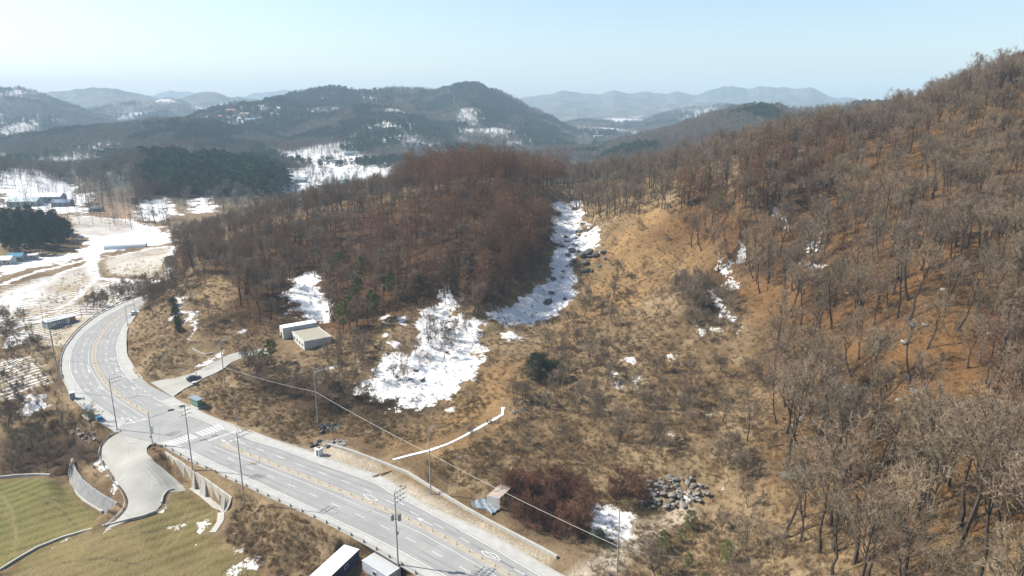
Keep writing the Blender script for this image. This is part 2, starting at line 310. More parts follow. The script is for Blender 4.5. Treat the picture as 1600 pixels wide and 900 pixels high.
SNOW = [hits(p) for p in [
 [(880,312),(897,318),(915,340),(917,362),(938,372),(940,385),(918,397),(905,420),(895,440),(902,468),(880,490),(840,497),(800,502),(772,494),(778,470),(815,455),(845,430),(858,405),(866,380),(858,350),(868,322)],
 [(688,458),(708,478),(740,502),(772,508),(765,525),(748,545),(746,575),(738,598),(705,618),(660,635),(622,647),(603,640),(598,622),(560,598),(580,575),(600,568),(620,548),(635,555),(650,530),(645,510),(660,490),(675,468)],
 [(456,432),(500,430),(512,468),(502,502),(462,498),(450,465)],
 [(925,782),(958,795),(985,800),(993,822),(980,842),(950,850),(925,838),(918,810)],
 [(1122,408),(1132,412),(1142,430),(1154,450),(1148,456),(1132,440),(1124,425)],
 [(1104,450),(1116,455),(1130,470),(1140,485),(1156,496),(1145,500),(1128,490),(1116,472)],
 [(1145,394),(1152,400),(1160,410),(1150,408)],[(1205,325),(1215,322),(1240,345),(1232,352),(1222,340)],[(1263,360),(1272,362),(1288,385),(1280,395),(1266,372)],[(1250,408),(1270,410),(1284,418),(1270,418)],
 [(283,462),(291,462),(298,490),(304,518),(296,526),(289,512),(286,488)],[(592,497),(600,490),(606,492),(600,508),(592,505)],[(595,520),(603,522),(605,529),(596,530)],[(620,496),(632,495),(630,507),(620,506)],
 [(783,517),(800,515),(816,520),(812,530),(794,532),(785,525)],[(695,645),(712,636),(712,641),(698,647)],[(738,540),(752,532),(765,545),(755,558),(742,550)],
 [(318,568),(330,562),(342,552),(357,548),(358,553),(342,562),(334,571),(318,576)],
 [(1058,772),(1066,770),(1076,790),(1066,794)],[(366,518),(378,515),(380,522),(370,524)],[(505,572),(520,571),(522,578),(508,580)],[(555,562),(562,558),(566,566),(558,568)],[(605,533),(622,535),(622,548),(608,546)],
 [(12,645),(30,633),(60,630),(82,625),(80,640),(55,652),(30,660),(14,655)],[(20,622),(60,620),(60,626),(25,628)],[(0,570),(12,560),(25,560),(22,572),(5,582)],[(5,540),(30,520),(48,520),(30,540),(10,550)],
 [(306,818),(316,815),(324,830),(310,834)],[(308,850),(322,846),(333,850),(322,856),(310,857)],[(348,855),(365,852),(370,862),(360,872),(350,865)],[(378,882),(395,874),(400,884),(385,890)],[(352,895),(370,888),(368,900)],[(268,822),(278,820),(276,828)],
 [(162,700),(166,700),(170,718),(182,728),(172,730),(186,745),(197,757),(201,772),(196,770),(184,752),(172,737),(163,720)],[(163,824),(200,812),(201,816),(165,826)],[(95,848),(108,842),(106,848)],[(250,797),(263,790),(262,795),(252,800)],
 [(1128,750),(1142,752),(1140,758)],[(988,596),(995,583),(1000,590),(994,606)],[(1040,545),(1050,545),(1055,555),(1045,558)],[(1090,503),(1102,508),(1100,520),(1092,515)],[(1118,506),(1130,508),(1126,514)],[(1144,512),(1156,516),(1152,524)],
 [(960,585),(970,585),(972,595),(966,608),(960,600)],[(1038,672),(1050,680),(1052,688),(1044,684)],[(1100,643),(1110,642),(1108,650)],[(980,562),(990,558),(994,568)],
 [(0,262),(40,262),(80,272),(120,290),(113,300),(150,304),(138,318),(140,335),(112,332),(95,335),(0,322)],
 [(114,336),(200,345),(275,362),(282,376),(240,385),(200,389),(150,397),(128,404),(80,413),(0,434),(0,420),(60,401),(112,396),(132,385),(122,362)],
 [(225,312),(265,308),(277,335),(250,347),(213,341)],[(300,310),(335,305),(330,330),(300,335)],
 [(0,455),(30,447),(90,432),(40,480),(0,520)],[(170,440),(200,440),(190,480),(160,490)],
 [(445,270),(480,262),(500,250),(560,240),(600,250),(640,262),(640,280),(590,290),(540,280),(480,295),(430,300),(400,290)],
 [(0,352),(6,352),(6,372),(0,385)],[(0,430),(0,415),(20,405),(60,396),(60,400),(20,420)],
]]
SNOWLINE = [(hits(p), wd) for p, wd in [
 ([(152,400),(143,415),(150,436),(200,437),(262,437),(272,385),(240,388),(190,398),(152,402)], 3.5), ([(0,488),(25,480),(38,460),(50,446),(90,430),(130,415),(150,400)], 3.0), ([(150,437),(132,450),(124,462),(90,485),(50,497),(20,512),(0,525)], 2.0),
 ([(0,445),(40,432),(100,415),(150,398),(200,384),(265,372)], 3.5), ([(0,432),(60,410),(110,400)], 2.5),([(144,400),(150,420),(152,436)],2.2),
 ([(640,655),(690,650),(690,650)], .2),
]]
ROWS = [hits(p) for p in [
 [(0,448),(90,430),(140,414),(150,400),(155,440),(125,470),(60,500),(0,520)],
 [(160,405),(190,398),(240,388),(270,385),(255,432),(170,430)],
 [(112,338),(200,345),(212,362),(160,368),(114,364)],
 [(0,485),(50,500),(120,475),(150,440),(240,440),(170,485),(110,520),(60,540),(0,530)],
 [(0,560),(60,560),(80,600),(30,620),(0,625)]]]
LITTER = hits([(1165,420),(1190,330),(1100,300),(1060,330),(1010,380),(1100,380),(1120,470),(1190,520),(1210,620),(1180,720),(1230,780),(1330,830),(1500,880),(1800,900)]) + [(420,60),(480,330),(330,340),(250,345),(180,340)]
LITTER2 = hits([(300,440),(350,380),(430,350),(560,330),(620,312),(760,295),(850,305),(865,370),(840,420),(780,470),(700,470),(640,490),(560,530),(440,500),(400,530),(350,500)])
GRASSY = hits([(840,560),(905,470),(930,420),(950,370),(1000,320),(1080,340),(1120,400),(1050,430),(1000,470),(900,520),(830,620),(700,720),(620,700),(700,640),(760,560)])
SCRUB = [hits(p) for p in [
 [(0,690),(90,660),(150,680),(190,690),(160,720),(110,745),(0,745)],[(500,600),(590,590),(690,640),(600,660),(480,650)],[(1050,440),(1130,430),(1140,500),(1080,500)],
 [(380,585),(480,590),(520,650),(400,620)],[(780,760),(920,770),(930,850),(820,830)],[(0,590),(40,560),(20,640),(0,650)],[(100,580),(180,560),(180,470),(130,480)]]]
GRAVEL = [hits(p) for p in [[(440,693),(500,705),(600,740),(700,790),(860,868),(850,885),(640,780),(600,748),(480,710)],[(500,690),(540,700),(590,730),(520,715)],
 [(880,905),(960,855),(1000,815),(1060,790),(1090,800),(1040,830),(980,870),(960,905)],[(70,540),(100,515),(180,470),(190,474),(110,545)]]]
TAN = hits([(335,430),(368,440),(368,470),(330,490),(310,470),(310,445)])
def polyf(x, y, poly, soft):
    """1 inside, fading over `soft` metres"""
    if len(poly) < 3: return np.zeros(np.shape(x))
    pa = np.array([p[:2] for p in poly]); x0, y0 = pa.min(0) - soft; x1, y1 = pa.max(0) + soft
    r = np.zeros(np.shape(x)); k = (x > x0) & (x < x1) & (y > y0) & (y < y1)
    if k.any():
        xx = x[k]; yy = y[k]; ins = inpoly(xx, yy, poly); d = segdist(xx, yy, list(poly) + [poly[0]]); sdist = np.where(ins, d, -d)
        r[k] = np.clip(.5 + sdist / (2 * soft), 0, 1)
    return r
house_c = hit(484, 532)
FLATLINES = [(hits(l), r_) for l, r_ in [([(505,694),(550,708),(600,727),(637,742),(662,758),(687,773),(725,796),(762,817),(800,837),(840,858),(875,876)], 5), ([(614,719),(672,704),(725,682),(772,656),(785,648),(786,637)], 4), ([(0,748),(78,745)], 4), ([(300,762),(338,792),(350,797),(332,832)], 3), ([(70,516),(122,501)], 8), ([(300,546),(332,553)], 3)]]

flat_areas = [(road_poly, 3), (side_poly, 1.5), (lane_poly, 1.5), (field_green, 2), (field_olive, 2)]
def flatmask(x, y):
    r = np.zeros(np.shape(x))
    for pl, s in flat_areas: r = np.maximum(r, polyf(x, y, pl, s))
    r = np.maximum(r, 1 - sstep(8, 14, np.hypot(x - house_c[0], y - house_c[1])))
    for ln_, w_ in FLATLINES: r = np.maximum(r, 1 - sstep(w_ * .5, w_ * 1.5, segdist(x, y, ln_)))
    return np.clip(r * 1.6, 0, 1)
def ground(x, y):
    x = np.asarray(x, float); y = np.asarray(y, float); fm = flatmask(x, y)
    return z_all(x, y) + rough(x, y) * (1 - .92 * fm)
def hitg(px, py): return hit(px, py, 6000, ground)
def gz(x, y): return float(ground(np.array([x]), np.array([y]))[0])

# ------------------------------------------------------------------ ground sheet: polar rows outwards from under the camera
az = np.concatenate([np.linspace(-180, -48, 66)[:-1], np.linspace(-48, 48, 830), np.linspace(48, 180, 66)[1:-1]])
rr = np.concatenate([[3, 15, 30, 45], 60 * np.exp(np.arange(0, math.log(430 / 60), .0036)), ])
rr = np.concatenate([rr, rr[-1] * np.exp(np.arange(1, 400) * .0085)]); rr = rr[rr < 8400]; NA, NR = len(az), len(rr)
A_, R_ = np.meshgrid(np.radians(az), rr); gx = (R_ * np.sin(A_)).ravel(); gy = (R_ * np.cos(A_)).ravel()
gzv = ground(gx, gy)
low = np.zeros(len(gx))
for pl in (side_poly, lane_poly): low = np.maximum(low, (polyf(gx, gy, pl, .6) > .55) * .15)
gzv = gzv - low
print('ground', NA, NR, len(gx), gzv.min(), gzv.max())
# base colours of what lies on the ground
def lerp(a, b, t): return a + (b - a) * np.clip(t, 0, 1)[:, None]
C3 = lambda *c: np.array(c, float)[None, :]
n1 = fbm(gx, gy, 26, 4, 3); n2 = fbm(gx, gy, 6, 3, 4); n3 = fbm(gx, gy, 90, 3, 5); n4 = fbm(gx, gy, 2.4, 2, 6)
dist = np.hypot(gx, gy)
col = C3(.33, .255, .16) * np.ones((len(gx), 1))
col = lerp(col, C3(.215, .15, .085), sstep(.42, .68, n1) * .8); col = lerp(col, C3(.43, .345, .22), sstep(.52, .75, n2) * .7)
col = lerp(col, C3(.15, .10, .06), sstep(.58, .8, n4) * .5)
gr = polyf(gx, gy, GRASSY, 6); col = lerp(col, C3(.42, .285, .14), gr * (.55 + .45 * sstep(.35, .6, n2)))
lt = polyf(gx, gy, LITTER, 8); col = lerp(col, lerp(C3(.22, .122, .05) * np.ones((len(gx), 1)), C3(.085, .042, .02), sstep(.45, .65, n1 * .5 + n2 * .5)), lt * .9)
l2 = polyf(gx, gy, LITTER2, 8); col = lerp(col, lerp(C3(.14, .075, .036) * np.ones((len(gx), 1)), C3(.085, .048, .028), sstep(.4, .6, n1)), l2 * .9)
for s_ in SCRUB: col = lerp(col, C3(.06, .042, .028), polyf(gx, gy, s_, 4) * (.7 + .4 * n2))
col = lerp(col, C3(.42, .32, .185), polyf(gx, gy, TAN, 3)); col = col * np.array([.52, .475, .42])[None]
for g_ in GRAVEL: col = lerp(col, C3(.40, .35, .27), polyf(gx, gy, g_, 2.0) * (.5 + .6 * n2))
for rw in ROWS: col = lerp(col, C3(.25, .20, .13), polyf(gx, gy, rw, 3) * .9)
fg = polyf(gx, gy, field_green, 1.5); col = lerp(col, lerp(C3(.078, .088, .022) * np.ones((len(gx), 1)), C3(.12, .108, .036), sstep(.4, .65, n1)), fg)
fo = polyf(gx, gy, field_olive, 1.5); col = lerp(col, lerp(C3(.105, .088, .032) * np.ones((len(gx), 1)), C3(.15, .12, .052), sstep(.4, .62, n1 * .6 + n2 * .4)), fo)
hill = hits([(140,308),(170,303),(215,318),(215,345),(180,350),(150,335)]); col = lerp(col, C3(.30, .20, .13), polyf(gx, gy, hill, 8))
for tl in ([(297,790),(283,815),(265,838),(250,862)],[(303,797),(290,822),(274,846),(262,858)],[(0,770),(20,800),(30,850)],[(8,800),(25,830),(20,870)]): 
    h_ = hits(tl); col = lerp(col, C3(.25, .20, .115), (segdist(gx, gy, h_) < .4) * .25)
for tl in ([(35,858),(60,850),(85,838)],[(60,780),(100,800),(120,825)],[(20,765),(60,775),(110,790)],[(160,842),(220,830),(260,832)],[(100,880),(160,872),(230,885)]):
    h_ = hits(tl); col = lerp(col, C3(.07, .06, .03), (segdist(gx, gy, h_) < .35) * .7)
# far country
fr = sstep(560, 760, gy); col = lerp(col, lerp(C3(.10, .09, .07) * np.ones((len(gx), 1)), C3(.05, .06, .045), sstep(.47, .6, n3)), fr)
# bare earth verge where the banks meet the carriageway
snow = np.zeros(len(gx))
wx = gx + (fbm(gx, gy, 9, 3, 21) - .5) * 13 * (.5 + dist / 500); wy = gy + (fbm(gx, gy, 9, 3, 22) - .5) * 13 * (.5 + dist / 500)
for s_ in SNOW:
    if len(s_) > 2:
        dd = np.mean([math.hypot(p[0], p[1]) for p in s_]); big = np.ptp([p[0] for p in s_]) > 12; snow = np.maximum(snow, polyf(wx if big else gx + (wx - gx) * .3, wy if big else gy + (wy - gy) * .3, s_, .8 + dd * .009))
for ln, wd in SNOWLINE:
    if len(ln) > 1: snow = np.maximum(snow, np.clip(1.15 - segdist(gx, gy, ln) / wd, 0, 1))
keep = np.zeros(len(gx))
for rw in ROWS: keep = np.maximum(keep, polyf(gx, gy, rw, 3))
snow = np.clip(snow, 0, 1) * (1 - .12 * keep)
fs = sstep(.585, .68, fbm(gx, gy, 170, 4, 9)) * sstep(700, 900, gy) * (1 - sstep(3600, 5200, gy))
for c_, r_, s_ in [((640,205),140,1.0),((600,195),70,1.),((690,212),90,1.),((560,215),60,.9),((520,235),90,1),((480,245),120,1),((60,188),120,.9),((10,205),120,.9),((390,178),110,.8),((350,200),100,.8),((330,172),120,.8),((130,238),90,.9),((180,225),70,.7),((735,187),60,1),((830,235),60,.9),((950,205),150,1.),((985,190),160,1.),((815,228),60,1),((220,175),200,.5),((440,180),80,.7)]:
    q = hit(*c_)
    if q: fs = np.maximum(fs, s_ * (1 - sstep(.4, 1.2, np.hypot((gx - q[0]), (gy - q[1]) * .6) / r_)))
snow = np.maximum(snow, fs * .7)
for pl in (road_poly, side_poly, lane_poly): snow *= 1 - polyf(gx, gy, pl, .3) * (0 if pl is side_poly else 1)
tr_ = hits([(112,338),(200,345),(212,362),(160,368),(114,364)]); snow = np.minimum(snow, 1 - .75 * polyf(gx, gy, tr_, 3)); rows = keep
def submesh(name, r0, r1, mats):
    nr = r1 - r0; idx = (np.arange(nr)[:, None] * NA + np.arange(NA)[None]); a = idx[:-1]; b = idx[1:]
    an = np.roll(a, -1, 1); bn = np.roll(b, -1, 1)
    quads = np.stack([a, an, bn, b], -1).reshape(-1, 4)[:, ::-1]
    V = np.stack([gx, gy, gzv], 1)[r0 * NA:r1 * NA]
    me = bpy.data.meshes.new(name); me.vertices.add(len(V)); me.vertices.foreach_set('co', V.ravel().astype(np.float32))
    me.loops.add(quads.size); me.loops.foreach_set('vertex_index', quads.ravel().astype(np.int32))
    me.polygons.add(len(quads)); me.polygons.foreach_set('loop_start', np.arange(len(quads), dtype=np.int32) * 4)
    me.polygons.foreach_set('loop_total', np.full(len(quads), 4, np.int32)); me.polygons.foreach_set('use_smooth', np.ones(len(quads), bool))
    me.update(calc_edges=True); me.validate()
    ca = me.attributes.new('cover', 'FLOAT_COLOR', 'POINT'); c4 = np.ones((len(V), 4), np.float32); c4[:, :3] = col[r0 * NA:r1 * NA]; ca.data.foreach_set('color', c4.ravel())
    for nm, ar in (('snow', snow), ('rows', rows), ('field', np.maximum(fg, fo))):
        at = me.attributes.new(nm, 'FLOAT', 'POINT'); at.data.foreach_set('value', ar[r0 * NA:r1 * NA].astype(np.float32))
    me.materials.append(mats); o = link(bpy.data.objects.new(name, me)); o['kind'] = 'structure'; return o
def ground_mat():
    m = bpy.data.materials.new('earth'); m.use_nodes = True; t = m.node_tree; L = t.links.new; b = t.nodes['Principled BSDF']
    b.inputs['Roughness'].default_value = .95; b.inputs['Specular IOR Level'].default_value = .1
    N = lambda ty, **k: (lambda n: ([setattr(n, a, v) for a, v in k.items()], n)[1])(t.nodes.new(ty))
    def attr(nm): n = N('ShaderNodeAttribute'); n.attribute_name = nm; return n
    def math_(op, a, b_, c=None):
        n = N('ShaderNodeMath', operation=op)
        for i, v in enumerate((a, b_, c)):
            if v is None: continue
            if isinstance(v, (int, float)): n.inputs[i].default_value = v
            else: L(v, n.inputs[i])
        return n.outputs[0]
    geo = N('ShaderNodeNewGeometry'); cov = attr('cover'); sn = attr('snow'); rw = attr('rows'); fd = attr('field')
    def noise(s, d=5): n = N('ShaderNodeTexNoise'); n.inputs['Scale'].default_value = s; n.inputs['Detail'].default_value = d; n.inputs['Roughness'].default_value = .65; L(geo.outputs['Position'], n.inputs['Vector']); return n.outputs['Fac']
    f1 = noise(1.6, 6); f2 = noise(.23, 5); f3 = noise(.012, 6)
    mul = math_('MULTIPLY_ADD', f1, 1.5, .28); mul2 = math_('MULTIPLY_ADD', f2, .9, .55); mm = math_('MULTIPLY', mul, mul2)
    vm = N('ShaderNodeVectorMath', operation='SCALE'); L(cov.outputs['Color'], vm.inputs[0]); L(mm, vm.inputs['Scale'])
    # furrows
    mp = N('ShaderNodeMapping'); mp.inputs['Rotation'].default_value = (0, 0, R(58)); L(geo.outputs['Position'], mp.inputs['Vector'])
    wv = N('ShaderNodeTexWave'); wv.inputs['Scale'].default_value = .115; wv.inputs['Distortion'].default_value = 7; wv.inputs['Detail'].default_value = 1.5; wv.inputs['Detail Scale'].default_value = .12
    L(mp.outputs[0], wv.inputs['Vector'])
    rowsnow = math_('MULTIPLY', math_('SUBTRACT', wv.outputs['Fac'], .5), 1.7)
    thr = math_('MULTIPLY_ADD', f2, 2.4, -.62)                      # ragged snow edge
    thr = math_('ADD', thr, math_('MULTIPLY_ADD', f1, 1.3, -.65))
    sv = math_('MULTIPLY', sn.outputs['Fac'], 1.08)
    pn = math_('MULTIPLY', rw.outputs['Fac'], math_('ADD', rowsnow, math_('MULTIPLY_ADD', noise(.03, 3), 2.2, -.98)))
    sv = math_('ADD', sv, pn)
    sm = N('ShaderNodeMapRange'); sm.interpolation_type = 'SMOOTHSTEP'; L(math_('SUBTRACT', sv, thr), sm.inputs['Value'])
    sm.inputs['From Min'].default_value = -.04; sm.inputs['From Max'].default_value = .10
    # tractor lines in the young crop
    wv2 = N('ShaderNodeTexWave'); wv2.inputs['Scale'].default_value = .09; wv2.inputs['Distortion'].default_value = 3; wv2.inputs['Detail Scale'].default_value = .2; L(mp.outputs[0], wv2.inputs['Vector'])
    tr = math_('MULTIPLY', fd.outputs['Fac'], math_('MULTIPLY', wv2.outputs['Fac'], .5))
    vs = N('ShaderNodeMixRGB'); vs.blend_type = 'MIX'; L(tr, vs.inputs[0]); L(vm.outputs[0], vs.inputs[1]); vs.inputs[2].default_value = (.2, .15, .07, 1)
    mx = N('ShaderNodeMixRGB'); L(sm.outputs[0], mx.inputs[0]); L(vs.outputs[0], mx.inputs[1]); 
    sc2 = N('ShaderNodeValToRGB'); sc2.color_ramp.elements[0].position = .40; sc2.color_ramp.elements[0].color = (.50, .47, .42, 1); sc2.color_ramp.elements[1].position = .60; sc2.color_ramp.elements[1].color = (.80, .82, .85, 1); L(math_('MULTIPLY_ADD', f1, .55, math_('MULTIPLY', f2, .45)), sc2.inputs[0]); L(sc2.outputs[0], mx.inputs[2])
    L(mx.outputs[0], b.inputs['Base Color'])
    bp = N('ShaderNodeBump'); bp.inputs['Strength'].default_value = .7; bp.inputs['Distance'].default_value = .5; L(math_('ADD', f1, math_('MULTIPLY', f2, 1.5)), bp.inputs['Height']); L(bp.outputs[0], b.inputs['Normal'])
    return m
GM = ground_mat(); ksplit = int(np.searchsorted(rr, 620))
submesh('ground', 0, ksplit + 1, GM); submesh('hills', ksplit, NR, GM)

# ------------------------------------------------------------------ carriageway
M_asph = mat('asphalt', (.268, .264, .25), .9, .12, .12, .1, detail=12); M_conc = mat('concrete', (.36, .34, .30), .9, .12, .8, .2)
M_white = mat('white_paint', (.50, .50, .47), .8, .2, 2); M_yel = mat('ochre_paint', (.335, .295, .23), .85, .15, 1.2); M_sideasph = mat('worn_concrete', (.31, .30, .265), .95, .17, .13, .15, detail=14)
def cracks(m, scale, w_, dark):
    t = m.node_tree; b = t.nodes['Principled BSDF']; src = b.inputs['Base Color'].links[0].from_socket; tc = t.nodes.new('ShaderNodeTexCoord'); nz = t.nodes.new('ShaderNodeTexNoise'); nz.inputs['Scale'].default_value = .5; mx0 = t.nodes.new('ShaderNodeMixRGB'); mx0.blend_type = 'ADD'; mx0.inputs[0].default_value = 2.5
    t.links.new(tc.outputs['Object'], nz.inputs['Vector']); t.links.new(tc.outputs['Object'], mx0.inputs[1]); t.links.new(nz.outputs['Color'], mx0.inputs[2]); vo = t.nodes.new('ShaderNodeTexVoronoi'); vo.feature = 'DISTANCE_TO_EDGE'; vo.inputs['Scale'].default_value = scale; t.links.new(mx0.outputs[0], vo.inputs['Vector'])
    mr = t.nodes.new('ShaderNodeMapRange'); mr.inputs['From Max'].default_value = w_; mr.inputs['To Min'].default_value = dark; mr.inputs['To Max'].default_value = 0; t.links.new(vo.outputs['Distance'], mr.inputs['Value']); mx = t.nodes.new('ShaderNodeMixRGB'); t.links.new(mr.outputs[0], mx.inputs[0]); t.links.new(src, mx.inputs[1]); mx.inputs[2].default_value = (.09, .085, .08, 1); t.links.new(mx.outputs[0], b.inputs['Base Color'])
cracks(M_asph, .07, .010, .38); cracks(M_sideasph, .10, .008, .4)
def loft(name, Lp, Rp, m, dz, material, z=None, skirt=.3):
    n = len(Lp); b = MB(); X = np.zeros((n, m + 1, 3))
    for j in range(m + 1):
        t = j / m; X[:, j, :2] = Lp[:, :2] * (1 - t) + Rp[:, :2] * t
    X[..., 2] = (z_all(X[..., 0], X[..., 1]) if z is None else z) + dz
    b.v = [tuple(p) for p in X.reshape(-1, 3)]
    for i in range(n - 1):
        for j in range(m):
            a = i * (m + 1) + j; b.f.append((a, a + 1, a + m + 2, a + m + 1)); b.m.append(0)
    o = b.build(name, material); me = o.data
    if me.polygons[len(me.polygons) // 2].normal.z < 0: me.flip_normals()
    o['kind'] = 'structure'; return o
loft('road', roadL, roadR, 3, 0.0, M_asph, z=0.0)
loft('side_road', sideL, sideR, 10, .06, M_sideasph)
loft('farm_lane', laneL, laneR, 8, .055, M_sideasph)
def strip(b, pts, wd, z, dash=None, phase=0):
    p = np.array([q[:2] for q in pts], float); d = np.r_[0, np.cumsum(np.hypot(*(p[1:] - p[:-1]).T))]
    segs = [(0, d[-1])]
    if dash:
        segs = []; s = phase
        while s < d[-1]: segs.append((s, min(s + dash[0], d[-1]))); s += dash[0] + dash[1]
    for s0, s1 in segs:
        k = max(2, int((s1 - s0) / 2) + 2); t = np.linspace(s0, s1, k); q = np.stack([np.interp(t, d, p[:, 0]), np.interp(t, d, p[:, 1])], 1)
        tg = np.gradient(q, axis=0); tg /= np.linalg.norm(tg, axis=1)[:, None] + 1e-9; nm = np.stack([-tg[:, 1], tg[:, 0]], 1) * wd / 2
        for i in range(k - 1):
            f_ = [(*(q[i] - nm[i]), z), (*(q[i + 1] - nm[i + 1]), z), (*(q[i + 1] + nm[i + 1]), z), (*(q[i] + nm[i]), z)]
            b.face(f_)
def Z0(pl): return smooth(resample([P(a, b) for a, b in pl], 120), 1)
median_px = [(240,463),(205,482),(195,488),(185,497),(170,506),(162,517),(154,529),(148,542),(146,560),(147.5,568),(152,578),(160,591),(166,600),(178,611),(190,620),(207,632),(221,640),(234,648)]
median2_px = [(345,693),(406,717),(461,739),(520,762),(569,782),(617,802),(670,827),(725,857),(782,890),(830,918)]
medA = Z0(median_px); medB = Z0(median2_px)
bm = MB(); strip(bm, medA, 1.5, .008); strip(bm, medB, 1.6, .008); bm.build('median_paint', M_yel)['kind'] = 'structure'
wl = MB()
edgeL = Z0([(245,456),(230,462),(185,483),(160,497),(130,519),(116,536),(110.5,550),(108.5,564),(109,576),(113,589),(120,601),(128,612),(138,622),(150,632),(162,640.5),(175,650),(195,661)])
edgeL2 = Z0([(262,688),(310,711),(360,735),(400,753),(450,776),(520,810),(575,836),(621,859),(696,900),(760,936)])
edgeR = Z0([(240,468),(222,480),(200,502),(192,512),(186,527),(182,542),(184,560),(190,577),(205,595)])
edgeRd = Z0([(205,595),(211,600),(225,610),(245,624)]); edgeR2 = Z0([(245,624),(292,647),(350,670),(400,690),(439,701),(500,724),(562,745),(590,756),(617,774),(650,790),(700,817),(750,845),(800,874),(850,903),(900,934)])
for e in (edgeL, edgeL2, edgeR, edgeR2): strip(wl, e, .22, .012)
strip(wl, edgeRd, .22, .012, (2, 2))
def offset_line(p, d):
    q = np.array(p)[:, :2]; tg = np.gradient(q, axis=0); tg /= np.linalg.norm(tg, axis=1)[:, None] + 1e-9
    return q + np.stack([-tg[:, 1], tg[:, 0]], 1) * d
def midline(a, b, t):
    A = resample(a, 200)[:, :2]; out = []
    bb = np.array(b)[:, :2]
    for p in A:
        j = np.argmin(np.hypot(bb[:, 0] - p[0], bb[:, 1] - p[1])); out.append(p * (1 - t) + bb[j] * t)
    return np.array(out)
dense = lambda l: resample(l, 400)
strip(wl, midline(medA, dense(edgeL), .52), .18, .013, (3, 5)); strip(wl, midline(medA, dense(edgeR), .52), .18, .013, (3, 5), 2)
strip(wl, midline(medB, dense(edgeL2), .55), .18, .013, (3, 5), 1); strip(wl, midline(medB, dense(edgeR2), .52), .18, .013, (3, 5), 3)
strip(wl, offset_line(medB, -2.1), .14, .012); strip(wl, offset_line(medA[60:], -1.7), .14, .012)
wr = MB()
for med_, ed_, ts in ((medA, edgeL, (.27, .77)), (medA, edgeR, (.27, .77)), (medB, edgeL2, (.29, .79)), (medB, edgeR2, (.27, .77))):
    for t_ in ts:
        ml_ = midline(med_, dense(ed_), t_)
        for o_ in (-.8, .8): strip(wr, offset_line(ml_, o_), .55, .006)
wr.build('tyre_wear', mat('tyre_worn_asphalt', (.24, .236, .226), .8, .14, .15, .05, detail=12))['kind'] = 'structure'
# stop lines, zebra crossing, arrows, diamonds
strip(wl, [P(196,662.5), P(233,653.5)], .5, .014); strip(wl, [P(326,688.5), P(367,674.5)], .5, .014)
c0, c1 = P(254.5,692.5), P(339,664); e0, e1 = P(270,697), P(350,671)
for i in range(16):
    t = i / 15
    if i == 8: continue
    a = [c0[k] * (1 - t) + c1[k] * t for k in (0, 1)]; b = [e0[k] * (1 - t) + e1[k] * t for k in (0, 1)]
    strip(wl, [a, b], .62, .014)
def outline(pts, wd): q = [P(*p) for p in pts]; [strip(wl, [q[i], q[(i + 1) % len(q)]], wd, .015) for i in range(len(q))]
outline([(567,772),(576,780.5),(591,782.5),(580.5,774.5)], .22); outline([(751,860),(760,869),(782,876),(774,866)], .22)
outline([(131,608),(134,606.5),(140.5,609.5),(137.5,612)], .24); outline([(152.5,605.5),(155,603.5),(161,606.5),(159,609)], .24); outline([(171,560),(181,558),(178.5,563)], .24)
def arrow(p0, p1, turn=0):
    a = Vector(P(*p0)[:2]); b = Vector(P(*p1)[:2]); d = (b - a).normalized(); n = Vector((-d.y, d.x)); L_ = (b - a).length
    strip(wl, [a, a + d * L_ * .68], .2, .016); t = a + d * L_ * .62
    wl.face([(*(t + n * .5), .016), (*b, .016), (*(t - n * .5), .016)])
    if turn:
        c = a + d * L_ * .35; e = c + n * turn * 1.1 + d * .5; strip(wl, [c, e], .2, .017)
        wl.face([(*(e + d * .5), .017), (*(e + n * turn * .9 + d * .25), .017), (*(e - d * .5), .017)])
arrow((676,821), (650,808)); arrow((137,571), (140,583)); arrow((116.5,577), (120,583)); arrow((196,659), (189,652), -1); arrow((211,662), (202,654))
arrow((181,574), (184,581), 1); arrow((205,604), (211,609), 1); arrow((361,696), (345,686), -1); arrow((384,693), (366,685))
arrow((632,790), (617,780)); 
for a, b in [((172,567),(184,569.5)),((187,586),(200,590)),((216,616),(233,618)),((242,632),(253,634))]: strip(wl, [P(*a), P(*b)], .25, .015)
for k in range(9):                                                   # hatched merge area
    t = k / 9; a = (186.5 + 4 * t - t * 2, 522 - 20 * t); b = (191 + 6.5 * t, 520 - 18 * t); strip(wl, [P(*a), P(*b)], .15, .015)
strip(wl, [P(191,533), P(190,520), P(194,508), P(203,497)], .15, .015)
o = wl.build('road_markings', M_white); o['kind'] = 'structure'
for p in o.data.polygons:
    pass
import bmesh
bb = bmesh.new(); bb.from_mesh(o.data); [f.normal_flip() for f in bb.faces if f.normal.z < 0]; bb.to_mesh(o.data); bb.free()
# concrete shoulders with a raised kerb along both sides
def kerb(name, line, wd, hgt, side, material=M_conc, z0=-.3):
    q = np.array(line)[:, :2]; a = q; c = offset_line(line, side * wd); b = MB(); n = len(q)
    for i in range(n - 1):
        if max(abs(a[i] - a[i + 1])) < 1e-6: continue
        A0, A1, B0, B1 = a[i], a[i + 1], c[i], c[i + 1]
        for (p, q_, zz0, zz1, r, s) in ((A0, A1, hgt, hgt, B1, B0),): b.face([(*p, zz0), (*q_, zz1), (*r, hgt), (*s, hgt)])
        b.face([(*A0, z0), (*A1, z0), (*A1, hgt), (*A0, hgt)]); b.face([(*B0, z0), (*B1, z0), (*B1, hgt), (*B0, hgt)])
    o = b.build(name, material); o['kind'] = 'structure'; return o
def nearest_index(line, px, py, z=0): p = P(px, py, z); return int(np.argmin(np.hypot(line[:, 0] - p[0], line[:, 1] - p[1])))
i0 = nearest_index(roadR, 271, 621); i1 = nearest_index(roadR, 223, 593); j0 = nearest_index(roadL, 184, 677); j1 = nearest_index(roadL, 250, 692)
